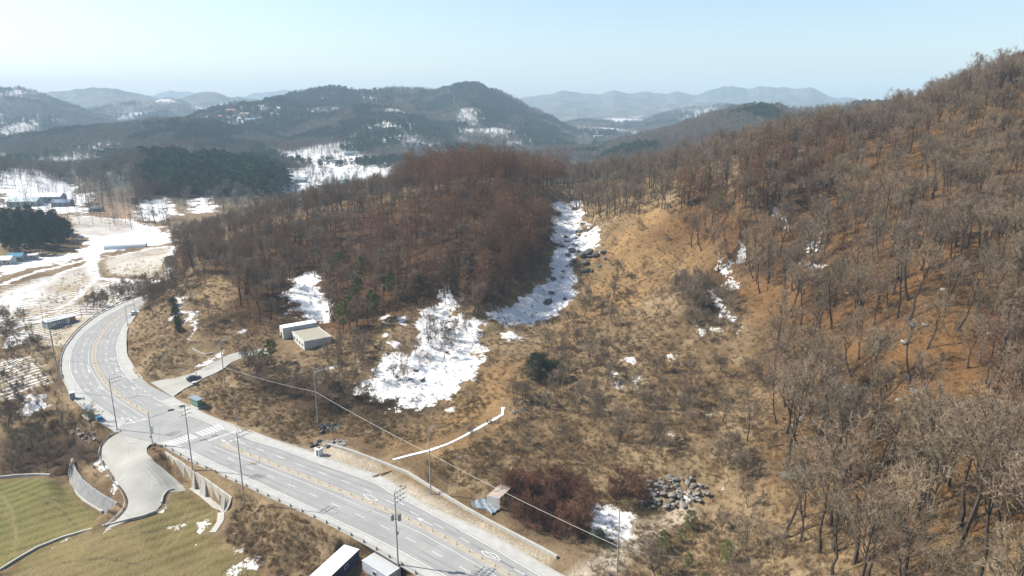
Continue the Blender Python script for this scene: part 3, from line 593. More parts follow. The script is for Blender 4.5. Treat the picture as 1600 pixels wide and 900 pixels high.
kerb('kerb', roadR[:i1 + 1], .35, .14, 1); kerb('kerb', roadR[i0:], .35, .14, 1); kerb('kerb', roadL[:j0 + 1], .35, .12, -1); kerb('kerb', roadL[j1:], .35, .12, -1)
# pale concrete shoulder
sh = MB()
def shoulder(a, b, z):
    A = resample(a, 120)[:, :2]; B = np.array(resample(b, 400))[:, :2]
    prev = None
    for p in A:
        j = np.argmin(np.hypot(B[:, 0] - p[0], B[:, 1] - p[1])); q = p + (B[j] - p) * (1 - .35 / max(.36, np.hypot(*(B[j] - p)))); 
        if prev is not None: sh.face([(*prev[0], z), (*p, z), (*q, z), (*prev[1], z)])
        prev = (p, q)
shoulder(roadL[:j0], edgeL, .004); shoulder(roadL[j1:], edgeL2, .004); shoulder(roadR[i0:], edgeR2, .004); shoulder(roadR[3:i1], edgeR, .004)
o = sh.build('shoulder', mat('shoulder_concrete', (.36, .35, .32), .9, .12, .4)); o['kind'] = 'structure'
bb = bmesh.new(); bb.from_mesh(o.data); [f.normal_flip() for f in bb.faces if f.normal.z < 0]; bb.to_mesh(o.data); bb.free()
# ================================================================== BUILT THINGS
random.seed(3)
M_pole = mat('pole_concrete', (.30, .29, .27), .9, .1, 2); M_steel = mat('galvanised_steel', (.38, .39, .40), .5, .08, 3, metal=.6); M_dark = mat('dark_metal', (.05, .052, .055), .6, .1, 3)
M_green = mat('green_paint', (.035, .16, .085), .5, .1, 2); M_roofg = mat('grey_sheet_roof', (.20, .24, .27), .5, .08, 2); M_glass = mat('tinted_panel', (.10, .20, .15), .2, .1, 2, spec=.6)
M_wood = mat('bench_wood', (.22, .14, .08), .8, .2, 6); M_blue = mat('blue_tarp', (.05, .19, .30), .6, .15, 2); M_pwhite = mat('white_sheet', (.66, .67, .66), .6, .1, 2)
M_wallw = mat('whitewashed_wall', (.46, .45, .41), .9, .14, 1.2, .1); M_cement = mat('weathered_concrete', (.40, .37, .32), .95, .22, .6, .3, detail=9); M_roofc = mat('dusty_flat_roof', (.30, .275, .22), .95, .18, 1.5, .2)
M_snow = mat('snow', (.82, .84, .88), .8, .03, 1, .2); M_win = mat('window_pane', (.03, .04, .05), .15, .1, 2, spec=.8); M_navy = mat('dark_blue_panel', (.035, .045, .085), .6, .2, 1)
M_ceramic = mat('insulator', (.16, .12, .10), .4, .1, 3); M_orange = mat('orange_post', (.22, .13, .07), .6, .1, 3); M_cable = mat('pale_cable', (.55, .52, .46), .6, .05, 3)
M_rock = mat('grey_boulder', (.175, .16, .14), .95, .35, 1.1, .5, rand=.3, detail=9); M_drock = mat('dark_rock', (.10, .095, .085), .95, .4, 1.3, .5, rand=.2)
M_junk = mat('junk', (.30, .20, .15), .9, .5, 3, col2=(.08, .07, .08)); M_black = mat('black_car_paint', (.012, .013, .016), .25, .05, 2, spec=.7); M_carw = mat('white_car_paint', (.68, .69, .70), .3, .03, 2, spec=.6)
M_tyre = mat('tyre_rubber', (.02, .02, .02), .9, .1, 3); M_skin = mat('skin', (.45, .28, .20), .6, .05, 4); M_coat = mat('dark_coat', (.03, .03, .035), .9, .1, 5); M_lamp = mat('lamp_glass', (.5, .5, .45), .3, .05, 2)
def roofmat(n, c): return mat(n, c, .7, .12, 1.0)
def tanat(line, x, y): d = np.hypot(line[:, 0] - x, line[:, 1] - y); i = int(np.clip(np.argmin(d), 2, len(line) - 3)); t = line[i + 2, :2] - line[i - 2, :2]; return math.atan2(t[1], t[0])
def top_z(Y, px, py): d = ray(px, py); return H + d[2] * Y / d[1]
ROADN = 0.96                                                        # direction across the lower road
def pole(px, py, tx, ty, label, arms=2, z=None, lamp=False, trans=False, az_=ROADN, group='utility poles along the road', name='utility_pole', one_sided=True, r=.17, mt=None):
    q = P(px, py, 0) if z == 0 else hitg(px, py); x, y, zz = q; h = max(4, top_z(y, tx, ty) - zz); e = empty(name, q); tag(e, label, 'pole', group)
    s = h / 15.0; b = MB(); b.tube((0, 0, -.4), (0, 0, h), r, r * .58, 10); b.build('shaft', mt or M_pole, e, smooth=False)
    ca, sa = math.cos(az_), math.sin(az_); L_ = 3.4 * min(1, s * 1.2)
    for k in range(arms):
        zz_ = h - .35 - k * 1.05; b = MB(); x0 = -.25 if one_sided else -L_ * .5; x1 = L_ if one_sided else L_ * .5
        b.box(((x0 + x1) / 2 * ca, (x0 + x1) / 2 * sa, zz_), (x1 - x0, .1, .1), az_); b.tube((0, 0, zz_ - .8), (x1 * .6 * ca, x1 * .6 * sa, zz_ - .05), .03, .03, 4); a = b.build('crossarm', M_steel, e)
        for j in range(3 if not (one_sided and k == 0) else 4):
            t = x0 + (x1 - x0) * (.25 + .7 * j / 3); c = MB(); c.tube((t * ca, t * sa, zz_ + .05), (t * ca, t * sa, zz_ + .38), .07, .045, 8); c.tube((t * ca, t * sa, zz_ + .16), (t * ca, t * sa, zz_ + .22), .11, .11, 8); c.build('insulator', M_ceramic, a)
            if trans or k == 1: c = MB(); c.tube((t * ca, t * sa, zz_), (t * ca - .7 * sa, t * sa + .7 * ca, zz_ + .05), .06, .06, 6); c.build('insulator', M_ceramic, a)
    if lamp:
        b = MB(); b.path([(0, 0, h - .1), (.25, .1, h + .9), (1.1, .45, h + 1.25)], [.04, .04, .04], 6); a = b.build('lamp_arm', M_steel, e); b = MB(); b.box((1.25, .5, h + 1.22), (.55, .22, .12), .4); b.build('lamp_head', M_dark, a)
    if trans:
        for sx in (-.75, .75):
            b = MB(); b.tube((sx, .1, h * .62), (sx, .1, h * .62 + 1.25), .36, .36, 12); b.tube((sx, .1, h * .62 + 1.25), (sx, .1, h * .62 + 1.35), .39, .3, 12); t_ = b.build('transformer', M_steel, e)
            for dx in (-.15, .15): c = MB(); c.tube((sx + dx, .1, h * .62 + 1.3), (sx + dx, .1, h * .62 + 1.75), .06, .04, 6); c.build('bushing', M_ceramic, t_)
        b = MB(); b.box((0, .1, h * .62 + .3), (2.1, .1, .12)); b.box((0, .1, h * .62 + 1.0), (2.1, .1, .12)); b.build('bracket', M_steel, e)
        for k in range(5): b = MB(); b.tube((-.35, 0, h * .42 + k * .5), (.35, 0, h * .42 + k * .5), .02, .02, 4); b.build('step_bolt', M_dark, e)
        b = MB(); b.box((.28, -.1, h * .45), (.3, .3, .6)); b.build('switch_box', M_steel, e)
    return e, h
P1 = pole(183,671,172,592, 'tall concrete pole with a curved lamp where the side road leaves the bend', 2, 0, lamp=True)
P2 = pole(301,732,292,634, 'concrete power pole on the near verge in front of the zebra crossing', 3, 0, one_sided=False)
P3 = pole(382,785,375,676, 'concrete power pole on the near verge above the retaining wall end', 2, 0, lamp=True)
P4 = pole(622,882,620,770, 'concrete power pole carrying two grey transformers beside the containers', 3, 0, lamp=True, trans=True)
P6 = pole(96,613,80,506, 'tall leaning-looking pole left of the bend by the grey booth', 1, r=.15)
P7 = pole(86,564,75,500, 'pole at the left outside of the bend below the long shed', 1, r=.15)
pole(203.5,536,197,478, 'lamp pole on the inner edge of the bend below the white car', 1, r=.13, lamp=True); pole(212.5,496,209.5,455, 'pole beside the white car at the far end of the bend', 1, r=.13)
pole(256,572,250,508, 'left pole of the braced pair on the cut bank', 1, r=.14); pole(264,569,254,512, 'right slanting pole of the braced pair on the cut bank', 0, r=.12)
P12 = pole(352,605,346,528, 'pole at the farm lane behind the black car', 2); P13 = pole(371,664,368,616, 'short pole on the verge behind the right bus stop', 1, r=.12)
P14 = pole(497,665,494.5,576, 'pale pole on the dry verge beside the dark debris heap', 2); P15 = pole(673,772,672,668, 'pale pole behind the roadside wall', 1, group='utility poles along the road'); P16 = pole(963,915,967,795, 'pale pole beside the bottom snow patch', 0)
for px, py, tx, ty, lb in [(158,436,157,412,'thin pole in the snowy field nearer the greenhouse'),(234,436,233,415,'thin pole at the right end of the snowy field'),(178,478,175,433,'thin pole in the roadside tree row'),(128,497,125,450,'thin pole at the left end of the roadside tree row'),
        (71,522,69,470,'pole behind the long shed at the left'),(39,410,37,381,'pole in front of the blue-roofed farmhouse'),(119,389,118,377,'short pole at the foot of the left pine clump'),(387,903,386,888,'thin dark post at the bottom edge of the olive field')]:
    pole(px, py, tx, ty, lb, 0 if py > 600 else 1, r=.12 if py < 600 else .06, group='thin poles in the fields', mt=M_pole if py < 600 else M_dark)
def wire(name, A, B, sag, r, label, m=M_cable, cat='cable', group=None):
    b = MB(); n = 14; A = Vector(A); B = Vector(B); pts = [A.lerp(B, t / n) - Vector((0, 0, 4 * sag * (t / n) * (1 - t / n))) for t in range(n + 1)]
    b.path(pts, [r] * (n + 1), 4); tag(b.build(name, m), label, cat, group)
def at_h(pp, frac): e, h = pp; return (e.location.x, e.location.y, e.location.z + h * frac)
wire('telephone_cable', at_h(P12, .42), at_h(P14, .60), .6, .036, 'pale cable from the lane pole to the pole by the debris heap', group='pale cable strung above the verge')
wire('telephone_cable', at_h(P14, .60), at_h(P15, .62), .4, .036, 'pale cable between the debris-heap pole and the pole behind the wall', group='pale cable strung above the verge')
wire('telephone_cable', at_h(P15, .62), at_h(P16, .52), .5, .036, 'pale cable from the pole behind the wall to the snow-patch pole', group='pale cable strung above the verge')
_e = hitg(1060, 905); wire('telephone_cable', at_h(P16, .52), (_e[0], _e[1], _e[2] + 5), .4, .036, 'pale cable leaving the snow-patch pole to the lower right', group='pale cable strung above the verge')
for (a, b_), lb in zip([(P1, P2), (P2, P3), (P3, P4), (P6, P1)], ['bend corner pole and zebra pole', 'zebra pole and wall-end pole', 'wall-end pole and transformer pole', 'booth pole and bend corner pole']):
    wire('power_line', at_h(a, .96), at_h(b_, .96), 1.0, .014, 'thin dark wire strung between the ' + lb, M_dark, 'wire', 'overhead power wires')
# traffic signal with mast arm
def signal(px, py, tx, ty, arm_px, label):
    q = P(px, py, 0); h = top_z(q[1], tx, ty); e = empty('traffic_signal', q); tag(e, label, 'traffic light'); b = MB(); b.tube((0, 0, 0), (0, 0, h), .15, .11, 10); b.build('post', M_steel, e)
    A = Vector((0, 0, h * .80)); T_ = Vector((6.3, 7.6, h * .83)); b = MB(); b.tube(A, T_, .08, .05, 8); ar = b.build('mast_arm', M_steel, e)
    for t in (.62, .95):
        p = A.lerp(T_, t); b = MB(); b.box((p.x, p.y, p.z + .05), (1.55, .3, .48), .5); hd = b.build('signal_head', M_dark, ar, bevel=.04)
    b = MB(); b.box((.35, .1, h * .45), (.5, .35, 2.2)); b.build('banner', M_pwhite, e); b = MB(); b.box((0, -.3, h * .25), (.5, .35, .8)); b.build('control_box', M_steel, e)
    b = MB(); b.box((0, 0, .1), (.7, .7, .22)); b.build('footing', M_conc, e)
signal(238.5, 694, 235, 643, None, 'traffic light whose long arm reaches over the left lanes beside the side road')
# bus stops
def bus_stop(px, py, line, label, flip):
    q = P(px, py, 0); a = tanat(line, q[0], q[1]); e = empty('bus_shelter', (q[0], q[1], .02), a); tag(e, label, 'bus stop', 'green bus shelters'); f = -1 if flip else 1
    b = MB()
    for x in (-2.1, -.7, .7, 2.1): b.box((x, f * .75, 1.25), (.1, .1, 2.5))
    for x in (-2.1, 2.1): b.box((x, -f * .75, 1.25), (.1, .1, 2.5)); b.box((x, 0, 2.45), (.1, 1.6, .1)); b.box((x, 0, .35), (.06, 1.5, .08))
    b.box((0, f * .75, 2.45), (4.3, .1, .1)); b.box((0, -f * .75, 2.45), (4.3, .1, .1)); b.build('frame', M_green, e)
    b = MB(); b.prism([(-2.5, -1.15), (2.5, -1.15), (2.5, 1.15), (-2.5, 1.15)], 2.56, 2.72); b.build('roof', M_roofg, e, bevel=.03)
    for x in (-1.4, 0, 1.4): b = MB(); b.box((x, f * .75, 1.35), (1.22, .03, 1.8)); b.build('panel', M_glass, e)
    for x in (-2.1, 2.1): b = MB(); b.box((x, 0, 1.35), (.03, 1.36, 1.8)); b.build('panel', M_glass, e)
    b = MB(); b.box((0, f * .42, .46), (3.4, .4, .07)); [b.box((x, f * .42, .22), (.07, .35, .42)) for x in (-1.4, 0, 1.4)]; b.build('bench', M_wood, e)
    b = MB(); b.box((0, 0, .03), (5.2, 2.6, .12)); b.build('platform', M_conc, e)
bus_stop(139.5, 651, roadL, 'green-framed bus shelter with a grey roof beside the blue bin at the bend', True); bus_stop(307.5, 634, roadR, 'green-framed bus shelter with a grey roof on the far side near the farm lane', True)
def boxthing(name, px, py, d, rz, parts, label, cat, z=None):
    q = P(px, py, 0) if z == 0 else hitg(px, py); e = empty(name, q, rz); tag(e, label, cat)
    for nm, c, dd, m, bv in parts: b = MB(); b.box(c, dd); b.build(nm, m, e, bevel=bv)
    return e
e = boxthing('grit_bin', 155, 656.5, 0, -.75, [('body', (0, 0, .5), (2.2, 1.3, 1.0), M_pwhite, .05), ('lid', (.0, 0, 1.1), (2.4, 1.5, .28), M_blue, .12), ('cover', (.85, 0, .62), (.62, 1.5, .95), M_blue, .1)], 'blue-covered roadside bin beside the left bus shelter', 'bin', 0)
boxthing('guard_booth', 114, 622.5, 0, -1.0, [('body', (0, 0, 1.05), (1.5, 1.4, 2.1), M_roofg, .03), ('side_panel', (-.79, 0, 1.1), (.06, 1.3, 1.9), M_pwhite, .01), ('roof', (0, 0, 2.16), (1.8, 1.7, .12), M_pwhite, .03), ('sign_arm', (0, .9, 2.6), (2.6, .08, .5), M_dark, .01)], 'small grey roadside booth with a white side on the outer verge of the bend', 'booth', 0)
e = boxthing('roadside_cabinet', 498.5, 711, 0, -.6, [('body', (0, 0, 1.0), (1.7, 1.5, 2.0), M_pwhite, .04), ('door', (.25, -.77, .95), (.7, .05, 1.6), M_win, .01), ('roof', (0, 0, 2.06), (1.9, 1.7, .12), M_pwhite, .03), ('bundle', (-.2, .1, 2.25), (1.0, .8, .3), M_junk, .1)], 'white roadside cabinet with clutter on its roof beside the far shoulder', 'cabinet')
# lane delineators
proto = None
def posts_along(name, line, step, builder, label, cat, group, s0=0, s1=1e9, skip=None):
    global proto
    p = np.array(line)[:, :2]; d = np.r_[0, np.cumsum(np.hypot(*(p[1:] - p[:-1]).T))]; s = max(s0, 0); i = 0; src = None
    while s < min(s1, d[-1]):
        x, y = np.interp(s, d, p[:, 0]), np.interp(s, d, p[:, 1]); j = min(len(p) - 2, np.searchsorted(d, s)); a = math.atan2(*(p[min(j + 1, len(p) - 1)] - p[max(j - 1, 0)])[::-1])
        if src is None: src = builder(); o = src
        else:
            o = src.copy(); COL.objects.link(o)
            for c in src.children: k = c.copy(); COL.objects.link(k); k.parent = o
        lb = label(i) if callable(label) else label
        o.location = (x, y, 0); o.rotation_euler = (0, 0, a); tag(o, lb, cat, group); i += 1; s += step
def delineator():
    e = empty('lane_delineator', (0, 0, 0)); b = MB(); b.tube((0, 0, .02), (0, 0, .78), .055, .05, 8); b.build('post', M_orange, e); b = MB(); b.tube((0, 0, .01), (0, 0, .05), .13, .11, 10); b.build('base', M_dark, e); b = MB(); b.tube((0, 0, .55), (0, 0, .68), .06, .06, 8); b.build('band', M_pwhite, e); return e
ORD = ['first','second','third','fourth','fifth','sixth','seventh','eighth','ninth','tenth','eleventh','twelfth','thirteenth','fourteenth','fifteenth','sixteenth','seventeenth','eighteenth','nineteenth','twentieth']
def ordn(i): return ORD[i] if i < 20 else 'twenty-' + ORD[i - 20] if i < 29 else 'thirtieth' if i == 29 else ('thirty-' + ORD[i - 30]) if 30 <= i < 39 else 'fortieth' if i == 39 else 'forty-' + ORD[i - 40]
posts_along('lane_delineator', medB, 3.75, delineator, lambda i: ('orange median post, %s one below the zebra crossing' % ordn(i)), 'road post', 'median posts below the zebra crossing', 9)
posts_along('lane_delineator', medA[::-1], 4.0, delineator, lambda i: ('orange median post around the bend, %s one from the junction' % ordn(i)), 'road post', 'median posts around the bend', 1)
# cable barrier on the near verge, guardrails round the bend and down the side road
def barrier(name, line, step, label, z=None, hgt=.85, rails=(('cable', .3), ('cable', .55), ('cable', .8)), rail_r=.02, beam=False, post_m=M_dark, rail_m=M_steel, bracket=False):
    p = np.array(line, float); d = np.r_[0, np.cumsum(np.hypot(*(p[1:, :2] - p[:-1, :2]).T))]; q0 = p[0]; zf = lambda x, y: (0.05 if z is not None else float(z_all(np.array([x]), np.array([y]))[0]))
    e = empty(name, (q0[0], q0[1], zf(q0[0], q0[1]))); tag(e, label, 'guardrail'); o0 = Vector(e.location); me = None; n = min(100, int(d[-1] / step) + 1); pts = []
    for i in range(n):
        s = i * step; x, y = np.interp(s, d, p[:, 0]), np.interp(s, d, p[:, 1]); j = int(np.clip(np.searchsorted(d, s), 1, len(p) - 1)); a = math.atan2(p[j, 1] - p[j - 1, 1], p[j, 0] - p[j - 1, 0]); v = Vector((x, y, zf(x, y))); pts.append(v)
        if me is None:
            b = MB(); b.box((0, 0, hgt / 2), (.12, .12, hgt)); 
            if bracket: b.box((.22, 0, hgt * .55), (.4, .1, .1)); b.box((.4, 0, hgt * .28), (.1, .1, hgt * .55)); b.box((.2, 0, .04), (.7, .35, .1))
            me = b.mesh('post', post_m)
        o = link(bpy.data.objects.new('post', me), e); o.location = v - o0; o.rotation_euler = (0, 0, a)
    for nm, zz in rails:
        b = MB(); 
        for i in range(len(pts) - 1):
            A = pts[i] - o0 + Vector((0, 0, zz)); B = pts[i + 1] - o0 + Vector((0, 0, zz))
            if beam: dv = B - A; c = (A + B) / 2; b.box(c, (dv.length + .05, .07, .30), math.atan2(dv.y, dv.x))
            else: b.tube(A, B, rail_r, rail_r, 4, False)
        b.build(nm, rail_m, e)
    return e
near = offset_line(roadL, -.15)
barrier('cable_barrier', near[j1 + 2:], 4.1, 'low cable barrier with short posts along the near verge of the road', 0, .75, bracket=True)
barrier('guardrail', offset_line(roadL, -.5)[:nearest_index(roadL, 99, 596)], 4.0, 'dark guardrail around the outside of the bend', 0, .75, (('rail', .6),), beam=True, rail_m=M_dark)
barrier('guardrail', offset_line(sideL, -.7) , 3.0, 'grey double guardrail down the left side of the side road', None, .8, (('rail', .7), ('lower_rail', .35)), beam=False, rail_r=.07, rail_m=M_steel)
# walls
def wall(name, pts, label, thick, m, top=None, base=-.6, cat='wall', steps=1, batter=0, ztop=None, joints=False):
    """pts: list of (x, y, ztop, zbase)"""
    p = resample(pts, max(len(pts) * 4, 12)); q = p[:, :2]; tg = np.gradient(q, axis=0); tg /= np.linalg.norm(tg, axis=1)[:, None]; nm = np.stack([-tg[:, 1], tg[:, 0]], 1)
    b = MB()
    for i in range(len(p) - 1):
        a0, a1 = q[i], q[i + 1]; c0_, c1_ = q[i] + nm[i] * thick, q[i + 1] + nm[i + 1] * thick; d0, d1 = q[i] - nm[i] * batter, q[i + 1] - nm[i + 1] * batter; z0, z1, w0, w1 = p[i, 2], p[i + 1, 2], p[i, 3], p[i + 1, 3]
        b.face([(*a0, z0), (*a1, z1), (*c1_, z1), (*c0_, z0)]); b.face([(*d0, w0), (*d1, w1), (*a1, z1), (*a0, z0)]); b.face([(*c1_, w1), (*c0_, w0), (*c0_, z0), (*c1_, z1)])
    for i in (0, len(p) - 1): b.face([(*(q[i] - nm[i] * batter), p[i, 3]), (*q[i], p[i, 2]), (*(q[i] + nm[i] * thick), p[i, 2]), (*(q[i] + nm[i] * thick), p[i, 3])])
    o = b.build(name, m); bb = bmesh.new(); bb.from_mesh(o.data); bmesh.ops.remove_doubles(bb, verts=bb.verts, dist=.001); bmesh.ops.recalc_face_normals(bb, faces=bb.faces); bb.to_mesh(o.data); bb.free()
    tag(o, label, cat); return o
dn = lambda l: [(a, b_, c, d - .6) for a, b_, c, d in l]
def T4(l): return [(*P(a, b, c)[:2], c, d) for a, b, c, d in l]
wall('retaining_wall', T4(dn(WALL_R)), 'tall stained concrete retaining wall between the road and the olive field', .4, M_cement)
M_gab = mat('ribbed_concrete', (.30, .30, .29), .95, .15, 1, .2)
t_ = M_gab.node_tree; wv_ = t_.nodes.new('ShaderNodeTexWave'); wv_.inputs['Scale'].default_value = 1.3; wv_.bands_direction = 'DIAGONAL'; tc_ = t_.nodes.new('ShaderNodeTexCoord'); t_.links.new(tc_.outputs['Object'], wv_.inputs['Vector']); bp_ = t_.nodes.new('ShaderNodeBump'); bp_.inputs['Strength'].default_value = 1; bp_.inputs['Distance'].default_value = .12; t_.links.new(wv_.outputs['Fac'], bp_.inputs['Height']); t_.links.new(bp_.outputs[0], t_.nodes['Principled BSDF'].inputs['Normal'])
wall('retaining_wall', T4(dn(WALL_G)), 'curved ribbed grey retaining wall above the green field', .4, M_gab, batter=1.6)
def drape(pl, hgt, base=.5): return [(q[0], q[1], q[2] + hgt, q[2] - base) for q in hits(pl)]
wall('roadside_wall', drape([(512,697),(550,708),(600,727),(637,742),(662,758),(687,773),(725,796),(762,817),(800,837),(840,858),(869,874)], .75), 'long low concrete wall along the far verge of the road', .55, M_conc)
wall('field_wall', drape([(0,893),(30,874),(60,857),(100,841),(150,827),(200,814),(225,808),(243,801)], .55), 'low curving concrete wall dividing the green and olive fields', .45, M_conc)
wall('field_wall', drape([(254,786),(256,776),(262,768),(272,765)], .4), 'short low kerb wall beside the end of the side road', .4, M_conc)
wall('field_wall', drape([(0,748),(30,745),(55,744),(78,745)], .7), 'low pale concrete wall along the top of the green field', .4, M_conc)
wall('field_wall', drape([(113,757),(118,772),(130,784),(150,796),(158,801)], .4), 'rough pale stone edging at the foot of the ribbed retaining wall', .7, M_conc)
wall('lane_wall', drape([(300,546),(310,552),(322,556),(332,553)], .6), 'short low wall beside the farm lane', .4, M_conc)
fp = hits([(300,762),(318,775),(338,792),(350,797),(344,815),(332,832)]); fl = offset_line(resample(fp, 40), .8); fr_ = offset_line(resample(fp, 40), -.8); loft('footpath', np.c_[fl, fl[:, :1] * 0], np.c_[fr_, fr_[:, :1] * 0], 2, .08, M_conc)
dr = resample(hits([(614,719),(640,712),(672,704),(700,694),(725,682),(750,668),(772,656),(785,648),(786,637)]), 60); dw = (.28 + .3 * np.random.RandomState(2).rand(60))[:, None]; dl = offset_line(dr, 1) * dw + dr[:, :2] * (1 - dw); dR = offset_line(dr, -1) * dw + dr[:, :2] * (1 - dw)
b = MB()
for i in range(59):
    w_ = lambda k, p_: (p_[0], p_[1], gz(p_[0], p_[1]) + .12)
    b.face([w_(i, dl[i]), w_(i, dl[i + 1]), w_(i, dR[i + 1]), w_(i, dR[i])]); b.face([(*dl[i], w_(i, dl[i])[2] - .8), (*dl[i + 1], w_(i, dl[i + 1])[2] - .8), w_(0, dl[i + 1]), w_(0, dl[i])]); b.face([(*dR[i], w_(i, dR[i])[2] - .8), (*dR[i + 1], w_(i, dR[i + 1])[2] - .8), w_(0, dR[i + 1]), w_(0, dR[i])])
o = b.build('snowy_ditch', M_snow); o['kind'] = 'structure'
# ------------------------------------------------------------------ buildings
def frame_from(A, B, C):
    """roof rectangle: A corner, B along length, C along width (world xy)"""
    A = Vector(A[:2]); B = Vector(B[:2]); C = Vector(C[:2]); u = (B - A); L_ = u.length; u.normalize(); v = Vector((-u.y, u.x)); w_ = (C - A).dot(v)
    return A, u, v, L_, w_
def container(A, B, C, zr, zb, label, roof_m, wall_m, ribs, windows):
    A, u, v, L_, w_ = frame_from(A, B, C); c = A + u * L_ / 2 + v * w_ / 2; rz = math.atan2(u.y, u.x); W_ = abs(w_); e = empty('site_container', (c.x, c.y, zb), rz); tag(e, label, 'container', 'containers beside the road'); h = zr - zb
    b = MB(); b.box((0, 0, h / 2), (L_, W_, h)); 
    n = int(L_ / .45)
    for i in range(n):
        for s_ in (-1, 1): b.box((-L_ / 2 + (i + .5) * L_ / n, s_ * (W_ / 2 + .025), h / 2), (.16, .06, h - .3))
    b.build('wall', wall_m, e); b = MB(); b.box((0, 0, h + .05), (L_ + .2, W_ + .2, .12))
    if ribs:
        for i in range(int(L_ / .3)): b.box((-L_ / 2 + (i + .5) * .3, 0, h + .125), (.06, W_ + .16, .04))
    b.build('roof', roof_m, e)
    for x, y, s_ in windows:
        if s_ == 0: d_ = (1.0, .08, .8); c_ = (x * L_, y * (W_ / 2 + .06), h * .58)
        else: d_ = (.08, 1.0, .8); c_ = (x * (L_ / 2 + .03), y * W_, h * .58)
        b = MB(); b.box(c_, (d_[0] + .16, d_[1], d_[2] + .16)); f_ = b.build('window', M_pwhite, e); b = MB(); b.box(c_, (d_[0], d_[1] + .04, d_[2])); b.build('pane', M_win, f_)
    b = MB(); b.box((L_ * .36, (W_ / 2 + .06) * (-1 if w_ > 0 else 1), h * .42), (.85, .08, h * .78)); b.build('door', M_roofg, e)
    return e
zr = -1.5
container(P(538,852,zr), P(484,901,zr), P(561,858.5,zr), zr, -4.4, 'dark-walled site container with a plain white roof', M_pwhite, M_navy, False, [(-.1, 1, 0), (.3, 1, 0), (-.1, -1, 0)])
container(P(587,863,zr), P(626,886.5,zr), P(565,875.5,zr), zr, -4.4, 'white ribbed site container with a corrugated grey roof beside the transformer pole', mat('pale_ribbed_roof', (.50, .50, .50), .6, .05, 2), mat('white_ribbed_wall', (.52, .53, .55), .6, .08, 2), True, [(0, -1, 0)])
def house(px, py, L_, W_, h, rz, rcol, wcol, label, cat='house', roof='gable', nwin=3, group=None, z=None, name='farmhouse', zoff=0):
    q = hitg(px, py); e = empty(name, (q[0], q[1], q[2] + zoff), rz); tag(e, label, cat, group); wm = mat('wall_' + name, wcol, .9, .1, 1); rm = roofmat('roof_' + name, rcol); b = MB(); b.box((0, 0, h / 2 - .5), (L_, W_, h + 1))
    if roof == 'gable':
        rh = W_ * .24; 
        for s_ in (-1, 1): b.face([(s_ * L_ / 2, -W_ / 2, h), (s_ * L_ / 2, W_ / 2, h), (s_ * L_ / 2, 0, h + rh)])
        b.build('wall', wm, e); b = MB(); o_ = .5
        for s_ in (-1, 1): 
            y1 = s_ * (W_ / 2 + o_); z1 = h - rh * o_ / (W_ / 2)
            pr = [(-L_ / 2 - o_, y1, z1), (L_ / 2 + o_, y1, z1), (L_ / 2 + o_, 0, h + rh), (-L_ / 2 - o_, 0, h + rh)]; b.face(pr if s_ < 0 else pr[::-1]); b.face([(x, y, z_ + .18) for x, y, z_ in (pr if s_ < 0 else pr[::-1])]); b.face([pr[0], pr[1], (pr[1][0], pr[1][1], pr[1][2] + .18), (pr[0][0], pr[0][1], pr[0][2] + .18)])
        b.build('roof', rm, e)
    elif roof == 'tunnel':
        b = MB(); n = 10; 
        for i in range(n):
            a0, a1 = math.pi * i / n, math.pi * (i + 1) / n; f0, f1 = (math.cos(a0) * W_ / 2, math.sin(a0) * h), (math.cos(a1) * W_ / 2, math.sin(a1) * h)
            b.face([(-L_ / 2, f0[0], f0[1]), (L_ / 2, f0[0], f0[1]), (L_ / 2, f1[0], f1[1]), (-L_ / 2, f1[0], f1[1])])
        for s_ in (-1, 1): b.face([(s_ * L_ / 2, math.cos(math.pi * i / n) * W_ / 2, math.sin(math.pi * i / n) * h) for i in range(n + 1)])
        b.build('cover', wm, e); b = MB(); b.box((L_ / 2, 0, h * .4), (.1, 1.4, h * .8)); b.build('door', rm, e); return e
    else: b.build('wall', wm, e); b = MB(); b.box((0, 0, h + .1), (L_ + .6, W_ + .6, .25)); b.build('roof', rm, e)
    for i in range(nwin):
        x = -L_ / 2 + L_ * (i + .7) / (nwin + .4); b = MB(); b.box((x, -W_ / 2 - .02, h * .55), (min(1.6, L_ * .14), .1, h * .35)); b.build('window', M_win, e)
    b = MB(); b.box((L_ * .4, -W_ / 2 - .03, h * .37), (1.1, .1, h * .72)); b.build('door', M_wood, e); return e
# white flat-roofed building under the middle hill
zb = hitg(475, 548)[2]; zr2 = zb + 3.3
A = Vector(P(475,534.5,zr2)[:2]); Lc = Vector(P(454.5,517,zr2)[:2]); Rc = Vector(P(519,527,zr2)[:2]); u = (Lc - A).normalized(); L1 = (Lc - A).length; v_ = Vector((u.y, -u.x)); W1 = abs((Rc - A).dot(v_)); 
if (Rc - A).dot(v_) < 0: v_ = -v_
e = empty('flat_roofed_building', (A.x, A.y, zb)); e.rotation_euler = (0, 0, math.atan2(v_.y, v_.x)); tag(e, 'white flat-roofed building with a snowy raised rear wing below the middle hill', 'building')
